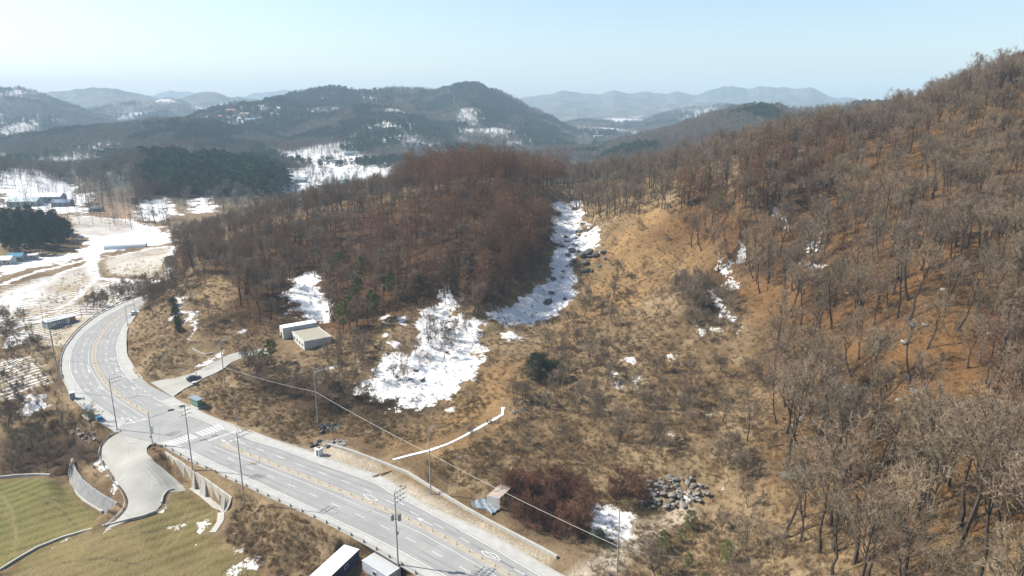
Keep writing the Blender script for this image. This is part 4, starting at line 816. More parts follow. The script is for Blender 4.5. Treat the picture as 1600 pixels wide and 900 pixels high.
# local frame: x along v_ (width W1), y along u (length L1)
sg = 1 if (Vector((-v_.y, v_.x)).dot(u) > 0) else -1
def lb(x, y, z_, dx, dy, dz, nm, m, par=None, bv=0): b = MB(); b.box((x, sg * y, z_), (dx, dy, dz)); return b.build(nm, m, par or e, bevel=bv)
lb(W1 / 2, L1 / 2, 1.4, W1, L1, 3.8, 'wall', M_wallw); lb(W1 / 2, L1 / 2, 3.32, W1 - .5, L1 - .5, .06, 'roof', M_roofc)
b = MB(); [b.box((c[0], sg * c[1], 3.42), d_) for c, d_ in [((.12, L1 / 2), (.25, L1, .3)), ((W1 - .12, L1 / 2), (.25, L1, .3)), ((W1 / 2, .12), (W1 - .5, .25, .3))]]; b.build('parapet', M_wallw, e)
lb(W1 / 2 - 1.5, L1 + 2.2, 2.1, W1 + 3, 4.4, 5.4, 'rear_wing', M_wallw); lb(W1 / 2 - 1.5, L1 + 2.2, 4.86, W1 + 2.6, 4.1, .12, 'snow_cover', M_snow)
for i in range(4):
    f_ = lb(-.03, L1 * (.14 + .2 * i), 1.7, .1, 1.3, 1.2, 'window', M_cement); lb(-.07, L1 * (.14 + .2 * i), 1.7, .08, 1.05, .95, 'pane', M_win, f_)
lb(-.05, L1 * .93, 1.2, .12, .95, 2.0, 'door', M_win); lb(-3.05, L1 + 2.4, 1.6, .12, 1.4, 2.2, 'doorway', M_win)
# long vinyl shed by the bend
a0 = hitg(76, 515); a1 = hitg(119, 502); dv = Vector((a1[0] - a0[0], a1[1] - a0[1])); L_ = dv.length; rz = math.atan2(dv.y, dv.x); zs = min(a0[2], a1[2]); e = empty('storage_shed', ((a0[0] + a1[0]) / 2, (a0[1] + a1[1]) / 2, zs), rz); tag(e, 'long low shed with grey-white sheet walls and an ochre end beside the bend', 'shed')
for nm, c, d_, m in [('wall', (-L_ * .1, 2.6, 1.4), (L_ * .8, 5.2, 3.4), M_roofg), ('end_wall', (L_ * .4, 2.6, 1.4), (L_ * .2 - .02, 5.0, 3.6), mat('ochre_sheet', (.36, .22, .05), .8, .2, 1)), ('roof', (0, 2.6, 3.3), (L_ + .8, 6.2, .18), mat('shed_roof', (.42, .43, .42), .7, .15, 1)), ('white_panel', (L_ * .22, -.06, 1.5), (1.4, .1, 2.8), M_pwhite)]: b = MB(); b.box(c, d_); b.build(nm, m, e)
for i in range(9): b = MB(); b.box((-L_ / 2 + 1 + i * L_ * .065, -.09, 1.4), (.14, .12, 3.0)); b.build('rib', M_pwhite, e)
def heap(name, px, py, r, h, m, label, cat, seed, n=16):
    q = hitg(px, py); random.seed(seed); b = MB()
    for i in range(n):
        a = random.uniform(0, 6.28); d_ = random.random() ** .6 * r; s_ = random.uniform(.25, .6) * r * .5; M_ = Euler((random.uniform(0, .5), random.uniform(0, .5), a)).to_matrix(); o_ = Vector((math.cos(a) * d_, math.sin(a) * d_, h * (1 - d_ / r) * .5)); k = len(b.v); b.box((0, 0, 0), (s_ * 2, s_ * random.uniform(.6, 1.4), s_ * random.uniform(.3, .8))); b.v[k:] = [tuple(M_ @ Vector(p) + o_) for p in b.v[k:]]
    o = b.build(name, m); o.location = q; tag(o, label, cat)
heap('junk_heap', 103, 512, 2.6, 1.6, M_junk, 'reddish bundle of farm junk in front of the long shed', 'heap', 1); heap('tarp', 119, 505, 2.2, .8, M_blue, 'pale blue tarp heap in the shade of the ochre shed end', 'tarp', 2, 8)
heap('debris_heap', 510, 667, 3.2, 1.2, M_dark, 'dark debris heap at the foot of the pale pole', 'heap', 3, 22); heap('rubble_heap', 524, 693, 2.8, 1.0, M_rock, 'pale rubble heap behind the white roadside cabinet', 'heap', 4, 26); heap('scrap_heap', 497, 693, 2.4, .9, M_dark, 'dark scrap lying just uphill of the white roadside cabinet', 'heap', 5, 8)
heap('rubble_heap', 528, 667, 1.8, .6, M_rock, 'small pale rubble heap right of the dark debris', 'heap', 6, 12)
b = MB(); q = hitg(597, 742); b.box((0, 0, .12), (5.2, .25, .2), .55); b.box((.1, .3, .1), (4.8, .2, .16), .62); o = b.build('timber_beams', M_wood); o.location = (q[0], q[1], .15); tag(o, 'dark wooden beams lying at the edge of the far shoulder', 'timber')
# small vinyl hut and grey tarpaulin
q = hitg(771, 794); e = empty('vinyl_hut', (q[0], q[1], q[2]), -.45); tag(e, 'small hut with a white slatted front beside the red thicket', 'hut')
b = MB(); [b.box((-1.5 + i * .3, 0, 1.5), (.17, .06, 3.2)) for i in range(11)]; b.box((0, .02, 2.9), (3.2, .1, .1)); b.box((0, .02, .3), (3.2, .1, .1)); b.build('slatted_front', M_pwhite, e)
M_vinyl = mat('clear_vinyl', (.60, .50, .42), .4, .1, 1); M_vinyl.node_tree.nodes['Principled BSDF'].inputs['Alpha'].default_value = .55
b = MB(); b.face([(-1.6, 0, 3.0), (1.6, 0, 3.0), (1.6, 6.5, 2.4), (-1.6, 6.5, 2.4)]); b.build('vinyl_roof', M_vinyl, e); b = MB(); [b.box((x, y, 1.3), (.08, .08, 2.7)) for x in (-1.55, 1.55) for y in (2.1, 4.3, 6.4)]; [b.box((0, y, 2.75 - y * .07), (3.1, .06, .06)) for y in (2.1, 4.3)]; b.build('frame', M_steel, e)
b = MB(); rg = np.random.RandomState(4); q = hitg(759, 792); G = 12; V_ = [[(-3.4 + 6.8 * i / G, (-2.0 + 4 * j / G) * (.75 + .25 * math.sin(i * .5)), .25 + .18 * rg.rand() + .15 * math.sin(i * 1.1 + j)) for j in range(G + 1)] for i in range(G + 1)]
for i in range(G):
    for j in range(G): b.face([V_[i][j], V_[i + 1][j], V_[i + 1][j + 1], V_[i][j + 1]])
for i in range(G): b.face([V_[i][0], V_[i + 1][0], (*V_[i + 1][0][:2], -.2), (*V_[i][0][:2], -.2)]); b.face([V_[i][G], V_[i + 1][G], (*V_[i + 1][G][:2], -.2), (*V_[i][G][:2], -.2)])
o = b.build('tarpaulin', mat('grey_tarpaulin', (.17, .20, .22), .6, .15, .8)); o.location = q; o.rotation_euler = (0, 0, -.75); tag(o, 'crumpled grey tarpaulin spread on the grass in front of the slatted hut', 'tarp')
# farms and village
FM = [(40,322,26,12,5,.12,(.45,.52,.52),(.34,.42,.42),'long pale green barn at the left of the far snowy farm','barn','gable',4,'barns of the far farm'),
 (78,316,26,12,6,.08,(.80,.82,.84),(.20,.25,.30),'barn with a snow-white roof and dark walls on the far farm','barn','gable',4,'barns of the far farm'),
 (99,322,16,9,4,.05,(.14,.19,.26),(.16,.20,.25),'low dark-roofed barn at the right end of the far farm','barn','gable',3,'barns of the far farm'),
 (152,330,9,6,3,.1,(.22,.28,.30),(.30,.30,.30),'small dark shed at the edge of the snowy terraces','shed','gable',2,None),
 (8,412,10,7,3.2,.1,(.60,.66,.66),(.50,.50,.48),'white farmhouse with a pale roof at the left edge','house','gable',2,'buildings of the blue-roofed farm'),
 (27,407,8,7,3.2,.25,(.04,.18,.27),(.30,.30,.28),'farm building with a bright blue roof at the left','house','gable',2,'buildings of the blue-roofed farm'),
 (46,404,9,5,2.4,.35,(.50,.52,.52),(.32,.30,.28),'low grey shed right of the blue roof','shed','flat',2,'buildings of the blue-roofed farm'),
 (546,243,16,10,5,0,(.16,.24,.28),(.35,.35,.34),'dark teal-roofed house at the far edge of the village','house','gable',2,'village houses'),
 (567,257,17,11,5,-.1,(.36,.14,.10),(.42,.38,.34),'village house with an orange-red roof','house','gable',2,'village houses'),
 (590,250,14,10,6,.2,(.06,.06,.08),(.16,.16,.18),'dark two-storey village house right of the red roof','house','gable',2,'village houses'),
 (531,256,9,8,6,.3,(.10,.08,.08),(.14,.12,.12),'small dark house left of the red roof','house','flat',1,'village houses'),
 (601,252,15,8,4,0,(.55,.62,.66),(.5,.5,.5),'pale flat barn at the right of the village','barn','flat',2,'village houses'),
 (545,294,20,13,6,.1,(.20,.38,.48),(.50,.52,.52),'house with a blue-grey roof seen through the larch tops','house','gable',2,None),
 (470,285,14,10,4,0,(.24,.32,.34),(.40,.40,.40),'grey-roofed house near the left pine wood','house','gable',2,None),
 (906,249,22,12,6,0,(.05,.10,.16),(.20,.24,.28),'dark blue-roofed hall in the right valley','hall','gable',3,'buildings of the right valley'),
 (826,236,26,14,5,0,(.75,.77,.80),(.30,.30,.30),'long white-roofed barn at the right valley mouth','barn','gable',3,'buildings of the right valley'),
 (935,217,24,16,9,.1,(.62,.68,.74),(.55,.55,.55),'pale building far up the right valley','building','flat',2,'buildings of the right valley'),
 (345,187,22,14,8,.1,(.30,.14,.09),(.40,.34,.28),'brown-roofed hillside building at the left of the terrace','building','gable',2,'buildings on the far terrace'),
 (363,178,26,16,9,0,(.24,.12,.09),(.40,.30,.22),'red-roofed hillside building on the far terrace','building','gable',2,'buildings on the far terrace'),
 (383,183,24,14,8,-.1,(.30,.25,.21),(.44,.40,.36),'tan-roofed hillside building right of the red one','building','gable',2,'buildings on the far terrace'),
 (392,192,28,14,8,0,(.14,.22,.30),(.40,.40,.40),'dark-roofed building below the far terrace','building','gable',2,'buildings on the far terrace')]
for f in FM: house(f[0], f[1], f[2], f[3], f[4], f[5], f[6], f[7], f[8], f[9], f[10], f[11], f[12])
house(197, 388, 26, 6, 3.2, .28, (.4,.4,.4), (.58,.60,.60), 'long pale plastic tunnel greenhouse in the snowy field', 'greenhouse', 'tunnel', name='greenhouse')
# ------------------------------------------------------------------ cars and the person
def car(loc, rz, paint, label, group=None, s=1.0):
    e = empty('parked_car' if 'parked' in label else 'car', loc, rz); tag(e, label, 'car'); L_, W_ = 4.6, 1.82
    def sect(x, w_, z0, z1): return [(x, -w_ / 2, z0), (x, w_ / 2, z0), (x, w_ / 2, z1 * .82), (x, w_ / 2 * .93, z1), (x, -w_ / 2 * .93, z1), (x, -w_ / 2, z1 * .82)]
    def skin(nm, secs, m, par):
        b = MB()
        for a_, c_ in zip(secs, secs[1:]):
            for i in range(6): j = (i + 1) % 6; b.face([a_[i], a_[j], c_[j], c_[i]])
        b.face(secs[0][::-1]); b.face(secs[-1]); o = b.build(nm, m, par); bb = bmesh.new(); bb.from_mesh(o.data); bmesh.ops.remove_doubles(bb, verts=bb.verts, dist=.001); bmesh.ops.recalc_face_normals(bb, faces=bb.faces); bb.to_mesh(o.data); bb.free(); return o
    skin('body', [sect(-2.3, 1.6, .35, .78), sect(-2.15, 1.8, .28, .98), sect(-1.2, 1.82, .25, 1.0), sect(.7, 1.82, .25, .98), sect(1.9, 1.76, .28, .82), sect(2.3, 1.55, .35, .62)], paint, e)
    def cs(x, w_, z1): return [(x, -w_ / 2, .95), (x, w_ / 2, .95), (x, w_ / 2 * .95, z1 * .8 + .2), (x, w_ / 2 * .84, z1), (x, -w_ / 2 * .84, z1), (x, -w_ / 2 * .95, z1 * .8 + .2)]
    skin('windows', [cs(-1.95, 1.6, 1.02), cs(-1.35, 1.66, 1.42), cs(.1, 1.66, 1.44), cs(1.0, 1.6, 1.0)], M_win, e); b = MB(); b.prism([(-1.38, -.68), (.12, -.70), (.12, .70), (-1.38, .68)], 1.425, 1.47); b.build('roof', paint, e, bevel=.02)
    for x in (-1.38, 1.4):
        for y in (-.82, .82): b = MB(); b.tube((x, y - .1, .32), (x, y + .1, .32), .33, .33, 14); w_ = b.build('wheel', M_tyre, e); b = MB(); b.tube((x, y - .11, .32), (x, y + .11, .32), .19, .19, 10); b.build('rim', M_steel, w_)
    for y in (-.6, .6): b = MB(); b.box((2.24, y, .62), (.12, .35, .14)); b.build('headlight', M_lamp, e); b = MB(); b.box((-2.26, y, .78), (.08, .3, .16)); b.build('tail_light', mat('red_lens', (.3, .01, .01), .4), e)
q = hitg(303, 593.5); car((q[0], q[1], zg(q[0], q[1]) + .08), .55, M_black, 'black car parked across the farm lane beside the person')
q = P(211, 491); car((q[0], q[1], .02), .95, M_carw, 'white car driving at the far end of the bend')
q = hitg(304, 600); boxthing('plastic_crate', 304, 600.5, 0, .4, [('body', (0, 0, .4), (1.1, .8, .8), M_roofg, .03), ('lid', (0, 0, .84), (1.2, .9, .1), M_pwhite, .03)], 'white-lidded crate on the verge beside the black car', 'crate')
def person(px, py, label):
    q = hitg(px, py); e = empty('person', (q[0], q[1], zg(q[0], q[1]) + .06), 2.2); tag(e, label, 'person')
    me = bpy.data.meshes.new('body'); V_ = [(0,0,.95),(0,0,1.15),(0,0,1.38),(0,0,1.52),(0,.02,1.66),(.1,0,.88),(.12,.02,.48),(.13,-.03,.08),(.13,.1,.03),(-.1,0,.88),(-.12,.04,.48),(-.13,.02,.08),(-.13,.15,.03),(.2,0,1.4),(.27,.02,1.12),(.24,.12,.9),(-.2,0,1.4),(-.27,.03,1.12),(-.24,.14,.92)]
    E_ = [(0,1),(1,2),(2,3),(3,4),(0,5),(5,6),(6,7),(7,8),(0,9),(9,10),(10,11),(11,12),(2,13),(13,14),(14,15),(2,16),(16,17),(17,18)]; me.from_pydata(V_, E_, []); me.materials.append(M_coat); o = link(bpy.data.objects.new('body', me), e)
    sk = o.modifiers.new('skin', 'SKIN'); Rr = [.16,.15,.17,.06,.10,.10,.075,.05,.045,.10,.075,.05,.045,.08,.055,.04,.08,.055,.04]
    for i, r_ in enumerate(Rr): me.skin_vertices[0].data[i].radius = (r_, r_)
    me.skin_vertices[0].data[0].use_root = True; ss_ = o.modifiers.new('sub', 'SUBSURF'); ss_.levels = 1; ss_.render_levels = 1
    b = MB(); b.tube((0, .02, 1.6), (0, .02, 1.82), .13, .1, 10); b.tube((0, .02, 1.68), (0, .02, 1.71), .24, .22, 12); b.build('hat', M_pwhite, e)
    b = MB(); b.tube((0, .1, 1.58), (0, .13, 1.7), .07, .06, 8); b.build('face', M_skin, e)
person(307, 588, 'person in dark clothes and a white hat standing behind the black car')
# ================================================================== VEGETATION
random.seed(5); rng = np.random.RandomState(11)
M_bark = mat('oak_bark', (.055, .042, .032), .95, .3, 4, rand=.25); M_twig = mat('oak_twigs', (.195, .148, .10), .9, .25, 1.2, rand=.3)
M_lbark = mat('larch_bark', (.05, .034, .026), .95, .3, 4, rand=.2); M_ltwig = mat('larch_twigs', (.175, .095, .05), .9, .3, 1.2, rand=.28)
M_needle = mat('pine_needles', (.030, .055, .026), .85, .35, 1.0, rand=.3); M_needle2 = mat('young_pine_needles', (.11, .13, .035), .85, .3, 1.0, rand=.3)
M_pbark = mat('pine_bark', (.10, .065, .045), .95, .3, 4, rand=.2)
M_shrub = mat('shrub_twigs', (.165, .12, .072), .9, .3, 2, rand=.35); M_red = mat('red_shrub_twigs', (.14, .068, .04), .9, .4, .5, rand=.35)
M_dry = mat('dry_grass', (.23, .16, .082), .95, .25, 2, rand=.4); M_leafy = mat('withered_leaves', (.34, .17, .08), .9, .3, 2, rand=.25)
def rv(s=1.0): return Vector((random.gauss(0, s), random.gauss(0, s), random.gauss(0, s)))
def oak(seed, h, wid=1.0, lod=0, lean=.05, low=.33):
    random.seed(seed); T = MB(); C = MB(); pts = [Vector((0, 0, -.4))]; k = 6; dx, dy = random.gauss(0, lean), random.gauss(0, lean)
    for i in range(1, k + 1):
        p = pts[-1] + Vector((dx * h / k + random.gauss(0, .018 * h), dy * h / k + random.gauss(0, .018 * h), .8 * h / k)); pts.append(p)
    r0 = .0165 * h; rs = [r0 * (1.25 if i == 0 else (1 - i / (k + 1)) ** .8) for i in range(k + 1)]
    T.path(pts, rs, 6 if not lod else 3)
    nl = 12 if not lod else 7
    for i in range(nl):
        t = low + (1 - low) * (i + random.random() * .7) / nl; q = t * k; a = int(min(k - 1, q)); base = pts[a].lerp(pts[a + 1], min(1, q - a))
        az_ = i * 2.4 + random.uniform(-.5, .5); L_ = h * wid * (.47 - .2 * (t - low) / (1 - low)) * random.uniform(.75, 1.2); el = R(random.uniform(28, 48) + 22 * t)
        d = Vector((math.cos(az_) * math.cos(el), math.sin(az_) * math.cos(el), math.sin(el))); lp = [base]; ns = 4
        for s_ in range(ns):
            d = (d + Vector((0, 0, .12)) + rv(.13)).normalized(); lp.append(lp[-1] + d * L_ / ns)
        rl = r0 * .42 * (1 - .4 * t); T.path(lp, [rl * (1 - s_ / (ns + .6)) for s_ in range(ns + 1)], 4 if not lod else 3)
        for j in range(5 if not lod else 4):
            u = random.uniform(.3, 1); q = u * ns; a = int(min(ns - 1, q)); b0 = lp[a].lerp(lp[a + 1], min(1, q - a)); dirl = (lp[a + 1] - lp[a]).normalized()
            d2 = (dirl + rv(.55) + Vector((0, 0, .25))).normalized(); L2 = L_ * random.uniform(.3, .5); e = b0 + d2 * L2
            if lod:
                for _ in range(5): C.blade(b0.lerp(e, random.random()), b0 + d2 * L2 * .6 + rv(L2 * .5), .22)
                continue
            mid = b0.lerp(e, .5) + rv(.08 * L2); C.tube(b0, mid, rl * .32, rl * .2, 3, False); C.tube(mid, e, rl * .2, .008, 3, False)
            for m_ in range(6):
                v = random.uniform(.25, 1); s0 = b0.lerp(e, v); d3 = (d2 + rv(.6) + Vector((0, 0, .2))).normalized(); L3 = L2 * random.uniform(.3, .6); s1 = s0 + d3 * L3
                C.blade(s0, s1, .06)
                for n_ in range(5):
                    s2 = s0.lerp(s1, random.uniform(.2, 1)); C.blade(s2, s2 + (d3 + rv(.55)).normalized() * random.uniform(.4, 1.0), .048)
    return T, C
def larch(seed, h, lod=0):
    random.seed(seed); T = MB(); C = MB(); top = Vector((random.gauss(0, .3), random.gauss(0, .3), h)); r0 = .0105 * h
    T.tube((0, 0, -.4), top * .5, r0 * 1.1, r0 * .65, 6 if not lod else 3, False); T.tube(top * .5, top, r0 * .65, .015, 5 if not lod else 3, False)
    nb = 46 if not lod else 20
    for i in range(nb):
        t = .24 + .75 * (i + random.random()) / nb; b0 = top * t; L_ = h * (.25 * (1 - t) ** .6 + .035) * random.uniform(.7, 1.25) * 1.25; a = i * 2.4 + random.uniform(-.4, .4)
        d = Vector((math.cos(a), math.sin(a), random.uniform(.05, .4))).normalized(); e = b0 + d * L_
        if lod:
            C.blade(b0, e, .16)
            for _ in range(6): s = b0.lerp(e, random.uniform(.2, 1)); C.blade(s, s + rv(.55), .16)
            continue
        C.tube(b0, e, .028, .008, 3, False)
        for _ in range(int(18 + 14 * L_ / (h * .15))):
            s = b0.lerp(e, random.uniform(.15, 1)); d2 = (d * .6 + rv(.5) + Vector((0, 0, -.05))).normalized(); l2 = random.uniform(.35, .9) * (L_ / 3 + .3); C.blade(s, s + d2 * l2, .07)
            C.blade(s + d2 * l2 * .5, s + d2 * l2 * .5 + rv(.3), .055)
    return T, C
def pine(seed, h, lod=0, wid=1.0, clumps=34, bare=.25):
    random.seed(seed); T = MB(); C = MB(); top = Vector((random.gauss(0, .04 * h), random.gauss(0, .04 * h), h)); r0 = .016 * h
    T.tube((0, 0, -.4), top * .55, r0, r0 * .6, 6 if not lod else 3, False); T.tube(top * .55, top * .97, r0 * .6, .03, 5 if not lod else 3, False)
    n = clumps if not lod else 16
    for i in range(n):
        t = bare + (1 - bare) * ((i + random.random()) / n) ** .85; prof = math.sin(math.pi * min(1, (1.02 - t) / (1 - bare) * .62 + .06)) ** .7
        a = i * 2.4 + random.uniform(-.5, .5); L_ = h * .27 * wid * prof * random.uniform(.45, 1.15); c = top * t + Vector((math.cos(a) * L_, math.sin(a) * L_, random.uniform(-.02, .06) * h))
        if not lod: T.tube(top * (t - .04), c, .05, .02, 3, False)
        rad = h * .085 * wid * random.uniform(.8, 1.3) * (.6 + .4 * prof)
        for _ in range(100 if not lod else 20):
            d = rv(1); d.normalize(); p = c + Vector((d.x, d.y, d.z * .55)) * rad * random.uniform(.5, 1); q = p + (d * .6 + rv(.5) + Vector((0, 0, .25))).normalized() * (.42 if not lod else 1.1) * h / 10
            C.blade(p, q, (.2 if not lod else .6) * h / 10)
    return T, C
def shrub(seed, h, n=9, dens=22):
    random.seed(seed); b = MB()
    for i in range(n):
        a = random.uniform(0, 6.28); d = Vector((math.cos(a) * .5, math.sin(a) * .5, 1)).normalized(); s = Vector((math.cos(a) * .12 * h, math.sin(a) * .12 * h, -.1)); e = s + (d + rv(.15)) * h * random.uniform(.6, 1)
        b.tube(s, e, .018 * h / 2 + .01, .008, 3, False)
        for _ in range(dens):
            p = s.lerp(e, random.uniform(.2, 1)); q = p + (d * .5 + rv(.55)).normalized() * h * random.uniform(.15, .38); b.blade(p, q, .034)
            if _ % 2: b.blade(p.lerp(q, .5), p.lerp(q, .5) + rv(.16 * h), .028)
    return b
def tuft(seed):
    random.seed(seed); b = MB()
    for i in range(26):
        p = Vector((random.gauss(0, .28), random.gauss(0, .28), -.05)); b.blade(p, p + Vector((random.gauss(0, .22), random.gauss(0, .22), random.uniform(.25, .7))), .075)
    return b
KIND = {}
def register(key, name, gens, tm, cm):
    """meshes of one kind of tree: list of (trunk mesh, crown mesh, natural height)"""
    KIND[key] = (name, [(T.mesh('trunk', tm) if T else None, C.mesh('crown', cm), hh) for (T, C), hh in gens])
register('oak', 'oak_tree', [(oak(s, h, wd, 0, ln, lw), h) for s, h, wd, ln, lw in [(1,16,.95,.04,.45),(2,16,.8,.07,.5),(3,18,.72,.03,.55),(4,13,1.0,.08,.3),(5,17,.85,.1,.48),(6,14,1.1,.05,.38),(7,18,.68,.05,.58),(8,19,.58,.03,.6),(9,12,1.1,.12,.25),(10,17,.65,.13,.55)]], M_bark, M_twig)
register('larch', 'larch_tree', [(larch(s, h), h) for s, h in [(21,20),(22,18),(23,21),(24,17)]], M_lbark, M_ltwig)
register('pine', 'pine_tree', [(pine(s, h, 0, wd), h) for s, h, wd in [(31,11,1),(32,10,1.15),(33,12,.9)]], M_pbark, M_needle)
register('ypine', 'young_pine', [(pine(s, h, 0, wd, 26, bb_), h) for s, h, wd, bb_ in [(41,10,.85,.3),(42,9,.8,.35),(43,4,1.1,.05)]], M_pbark, M_needle2)
register('thorn', 'small_tree', [(oak(s, h, wd, 0, .12, .12), h) for s, h, wd in [(51,6.5,1.5),(52,5.5,1.4),(53,7.5,1.25),(54,6,1.7)]], M_bark, M_twig)
register('bush', 'evergreen_bush', [(pine(s, 4, 0, 1.9, 90, .02), 4) for s in (45, 46)], M_pbark, M_needle)
register('redtree', 'red_twigged_tree', [(oak(s, h, wd, 0, .08, .08), h) for s, h, wd in [(55,5,1.5),(56,4.5,1.7),(57,6,1.2)]], M_bark, M_red)
register('withered', 'beech_tree', [(pine(61, 9, 0, 1.3, 30, .2), 9)], M_bark, M_leafy)
SHR = [shrub(s, 2.0, n, 20).mesh('shrub', M_shrub) for s, n in ((71, 8), (72, 10), (73, 7), (74, 12))]; RSH = [shrub(s, 2.4, 12, 26).mesh('shrub', M_red) for s in (75, 76, 77)]
TUF = [tuft(s).mesh('tuft', M_dry) for s in (81, 82, 83)]
def lodmesh(gen, mats): T, C = gen; n = len(T.v); T.v += C.v; T.f += [tuple(i + n for i in f) for f in C.f]; T.m += [1] * len(C.f); return T.mesh('crown', mats)
def merged(tm, cm, mats):
    v = []; f = []; mi = []
    for k_, me in enumerate((tm, cm)):
        n = len(v); v += [tuple(x.co) for x in me.vertices]; f += [tuple(i + n for i in p.vertices) for p in me.polygons]; mi += [k_] * len(me.polygons)
    me = bpy.data.meshes.new('tree'); me.from_pydata(v, [], f)
    for m_ in mats: me.materials.append(m_)
    me.polygons.foreach_set('material_index', mi); return me
M_ftwig = mat('far_twigs', (.155, .14, .112), .9, .25, .05, rand=.3); M_fl = mat('far_larch_twigs', (.15, .10, .07), .9, .25, .05, rand=.3)
LOD_OAK = [lodmesh(oak(s, 12, 1.1, 1), (M_bark, M_ftwig)) for s in (91, 92, 93)]; M_fneedle = mat('far_needles', (.045, .072, .042), .9, .35, .05, rand=.4); LOD_PINE = [lodmesh(pine(s, 11, 1, 1.05), (M_pbark, M_fneedle)) for s in (94, 95)]; LOD_LARCH = [lodmesh(larch(s, 15, 1), (M_lbark, M_fl)) for s in (96, 97)]
def scatter(name, pts, rz, sc_, idx, meshes, kind='stuff', label=None, cat=None, tilt=None):
    if len(pts) == 0: return
    pc = bpy.data.collections.new(name + '_sources')
    for i, me in enumerate(meshes): pc.objects.link(bpy.data.objects.new('%s_source_%02d' % (name, i), me))
    me = bpy.data.meshes.new(name); me.vertices.add(len(pts)); me.vertices.foreach_set('co', np.asarray(pts, np.float32).ravel())
    at = me.attributes.new('rot', 'FLOAT_VECTOR', 'POINT'); rot = np.zeros((len(pts), 3), np.float32); rot[:, 2] = rz
    if tilt is not None: rot[:, :2] = tilt
    at.data.foreach_set('vector', rot.ravel())
    at = me.attributes.new('scl', 'FLOAT', 'POINT'); at.data.foreach_set('value', np.asarray(sc_, np.float32)); at = me.attributes.new('pick', 'INT', 'POINT'); at.data.foreach_set('value', np.asarray(idx, np.int32))
    o = link(bpy.data.objects.new(name, me)); g = bpy.data.node_groups.new(name, 'GeometryNodeTree'); g.interface.new_socket('Geometry', in_out='INPUT', socket_type='NodeSocketGeometry'); g.interface.new_socket('Geometry', in_out='OUTPUT', socket_type='NodeSocketGeometry')
    N = g.nodes.new; gi = N('NodeGroupInput'); go = N('NodeGroupOutput'); ip = N('GeometryNodeInstanceOnPoints'); ci = N('GeometryNodeCollectionInfo'); ci.inputs[0].default_value = pc; ci.inputs['Separate Children'].default_value = True; ci.inputs['Reset Children'].default_value = True
    def na(n_, ty): a = N('GeometryNodeInputNamedAttribute'); a.data_type = ty; a.inputs['Name'].default_value = n_; return a.outputs[0]
    L = g.links.new; L(gi.outputs[0], ip.inputs['Points']); L(ci.outputs[0], ip.inputs['Instance']); ip.inputs['Pick Instance'].default_value = True
    L(na('pick', 'INT'), ip.inputs['Instance Index']); L(na('scl', 'FLOAT'), ip.inputs['Scale'])
    er = N('FunctionNodeEulerToRotation'); L(na('rot', 'FLOAT_VECTOR'), er.inputs[0]); L(er.outputs[0], ip.inputs['Rotation']); L(ip.outputs[0], go.inputs[0])
    md = o.modifiers.new('scatter', 'NODES'); md.node_group = g; tag(o, label, cat, None, kind); return o
ROADS = [(road_poly, 2.0), (side_poly, 1.5), (lane_poly, 1.2)]
CLEAR = []                                                          # circles kept free: (x, y, r)
def free(x, y):
    k = np.ones(len(x), bool)
    for pl, s in ROADS: k &= polyf(x, y, pl, s) < .02
    for a, b, r in CLEAR: k &= np.hypot(x - a, y - b) > r
    return k
def jitter(poly, sp_, seed, dens=None):
    rg = np.random.RandomState(seed); pa = np.array([p[:2] for p in poly]); x0, y0 = pa.min(0); x1, y1 = pa.max(0)
    X_, Y_ = np.meshgrid(np.arange(x0, x1, sp_), np.arange(y0, y1, sp_)); x = X_.ravel() + rg.uniform(-.5, .5, X_.size) * sp_; y = Y_.ravel() + rg.uniform(-.5, .5, X_.size) * sp_
    k = inpoly(x, y, poly) & free(x, y)
    if dens is not None: k &= rg.rand(len(x)) < dens(x, y)
    return x[k], y[k]
TREES = {}                                                          # kind -> list of (x, y, height scale, stand index)
STANDS = []
def stand(kind, poly, sp_, hs, label, cat, group, seed, dens=None):
    x, y = jitter(poly, sp_, seed, dens); STANDS.append((label, cat, group)); rg = np.random.RandomState(len(STANDS))
    TREES.setdefault(kind, []).extend((a, b, rg.uniform(*hs), len(STANDS) - 1) for a, b in zip(x, y))
house = hit(484, 532); CLEAR += [(house[0], house[1], 9.5)]
_x = hit(95, 503); CLEAR += [(_x[0], _x[1], 16), (_x[0] + 10, _x[1] + 4, 12)]
oakR_low = hits([(1230,700),(1330,770),(1400,800),(1500,780),(1600,760),(1760,760)]) + [(150,40),(60,40)] + hits([(1290,960),(1230,880),(1190,800)])
oakR_mid = hits([(1200,480),(1300,470),(1450,440),(1600,430),(1760,430),(1760,760),(1600,760),(1500,780),(1400,800),(1330,770),(1230,700),(1190,600)])
oakR_up = hits([(1060,400),(1100,330),(1150,290),(1300,300),(1450,280),(1600,270),(1760,270),(1760,430),(1600,430),(1450,440),(1300,470),(1200,480),(1160,440)])
crest = [(175,345),(230,330),(300,330),(380,320)]
oakR_top = hits([(900,330),(960,345),(1030,330),(1100,330),(1150,290),(1300,300),(1450,280),(1600,270),(1760,270)]) + [(400,300),(420,400),(330,420),(220,430),(140,450),(60,470),(30,440)]
thin = lambda x, y: .35 + .65 * (fbm(x, y, 22, 2, 31) > .42)
stand('oak', oakR_low, 7.0, (1.05,1.5), 'bare grey oak with a fan of thin twigs in the open wood at the lower right corner', 'oak tree', 'bare oaks at the lower right corner', 101)
stand('oak', oakR_mid, 6.0, (.75,1.3), 'bare dark-stemmed oak standing in orange leaf litter on the middle of the right slope', 'oak tree', 'bare oaks on the middle of the right slope', 102, lambda x, y: .4 + .6 * (fbm(x, y, 30, 2, 33) > .45))
stand('oak', oakR_up, 5.0, (.55,1.05), 'bare grey oak high on the right slope under the ridge wood', 'oak tree', 'bare oaks on the upper right slope', 103, thin)
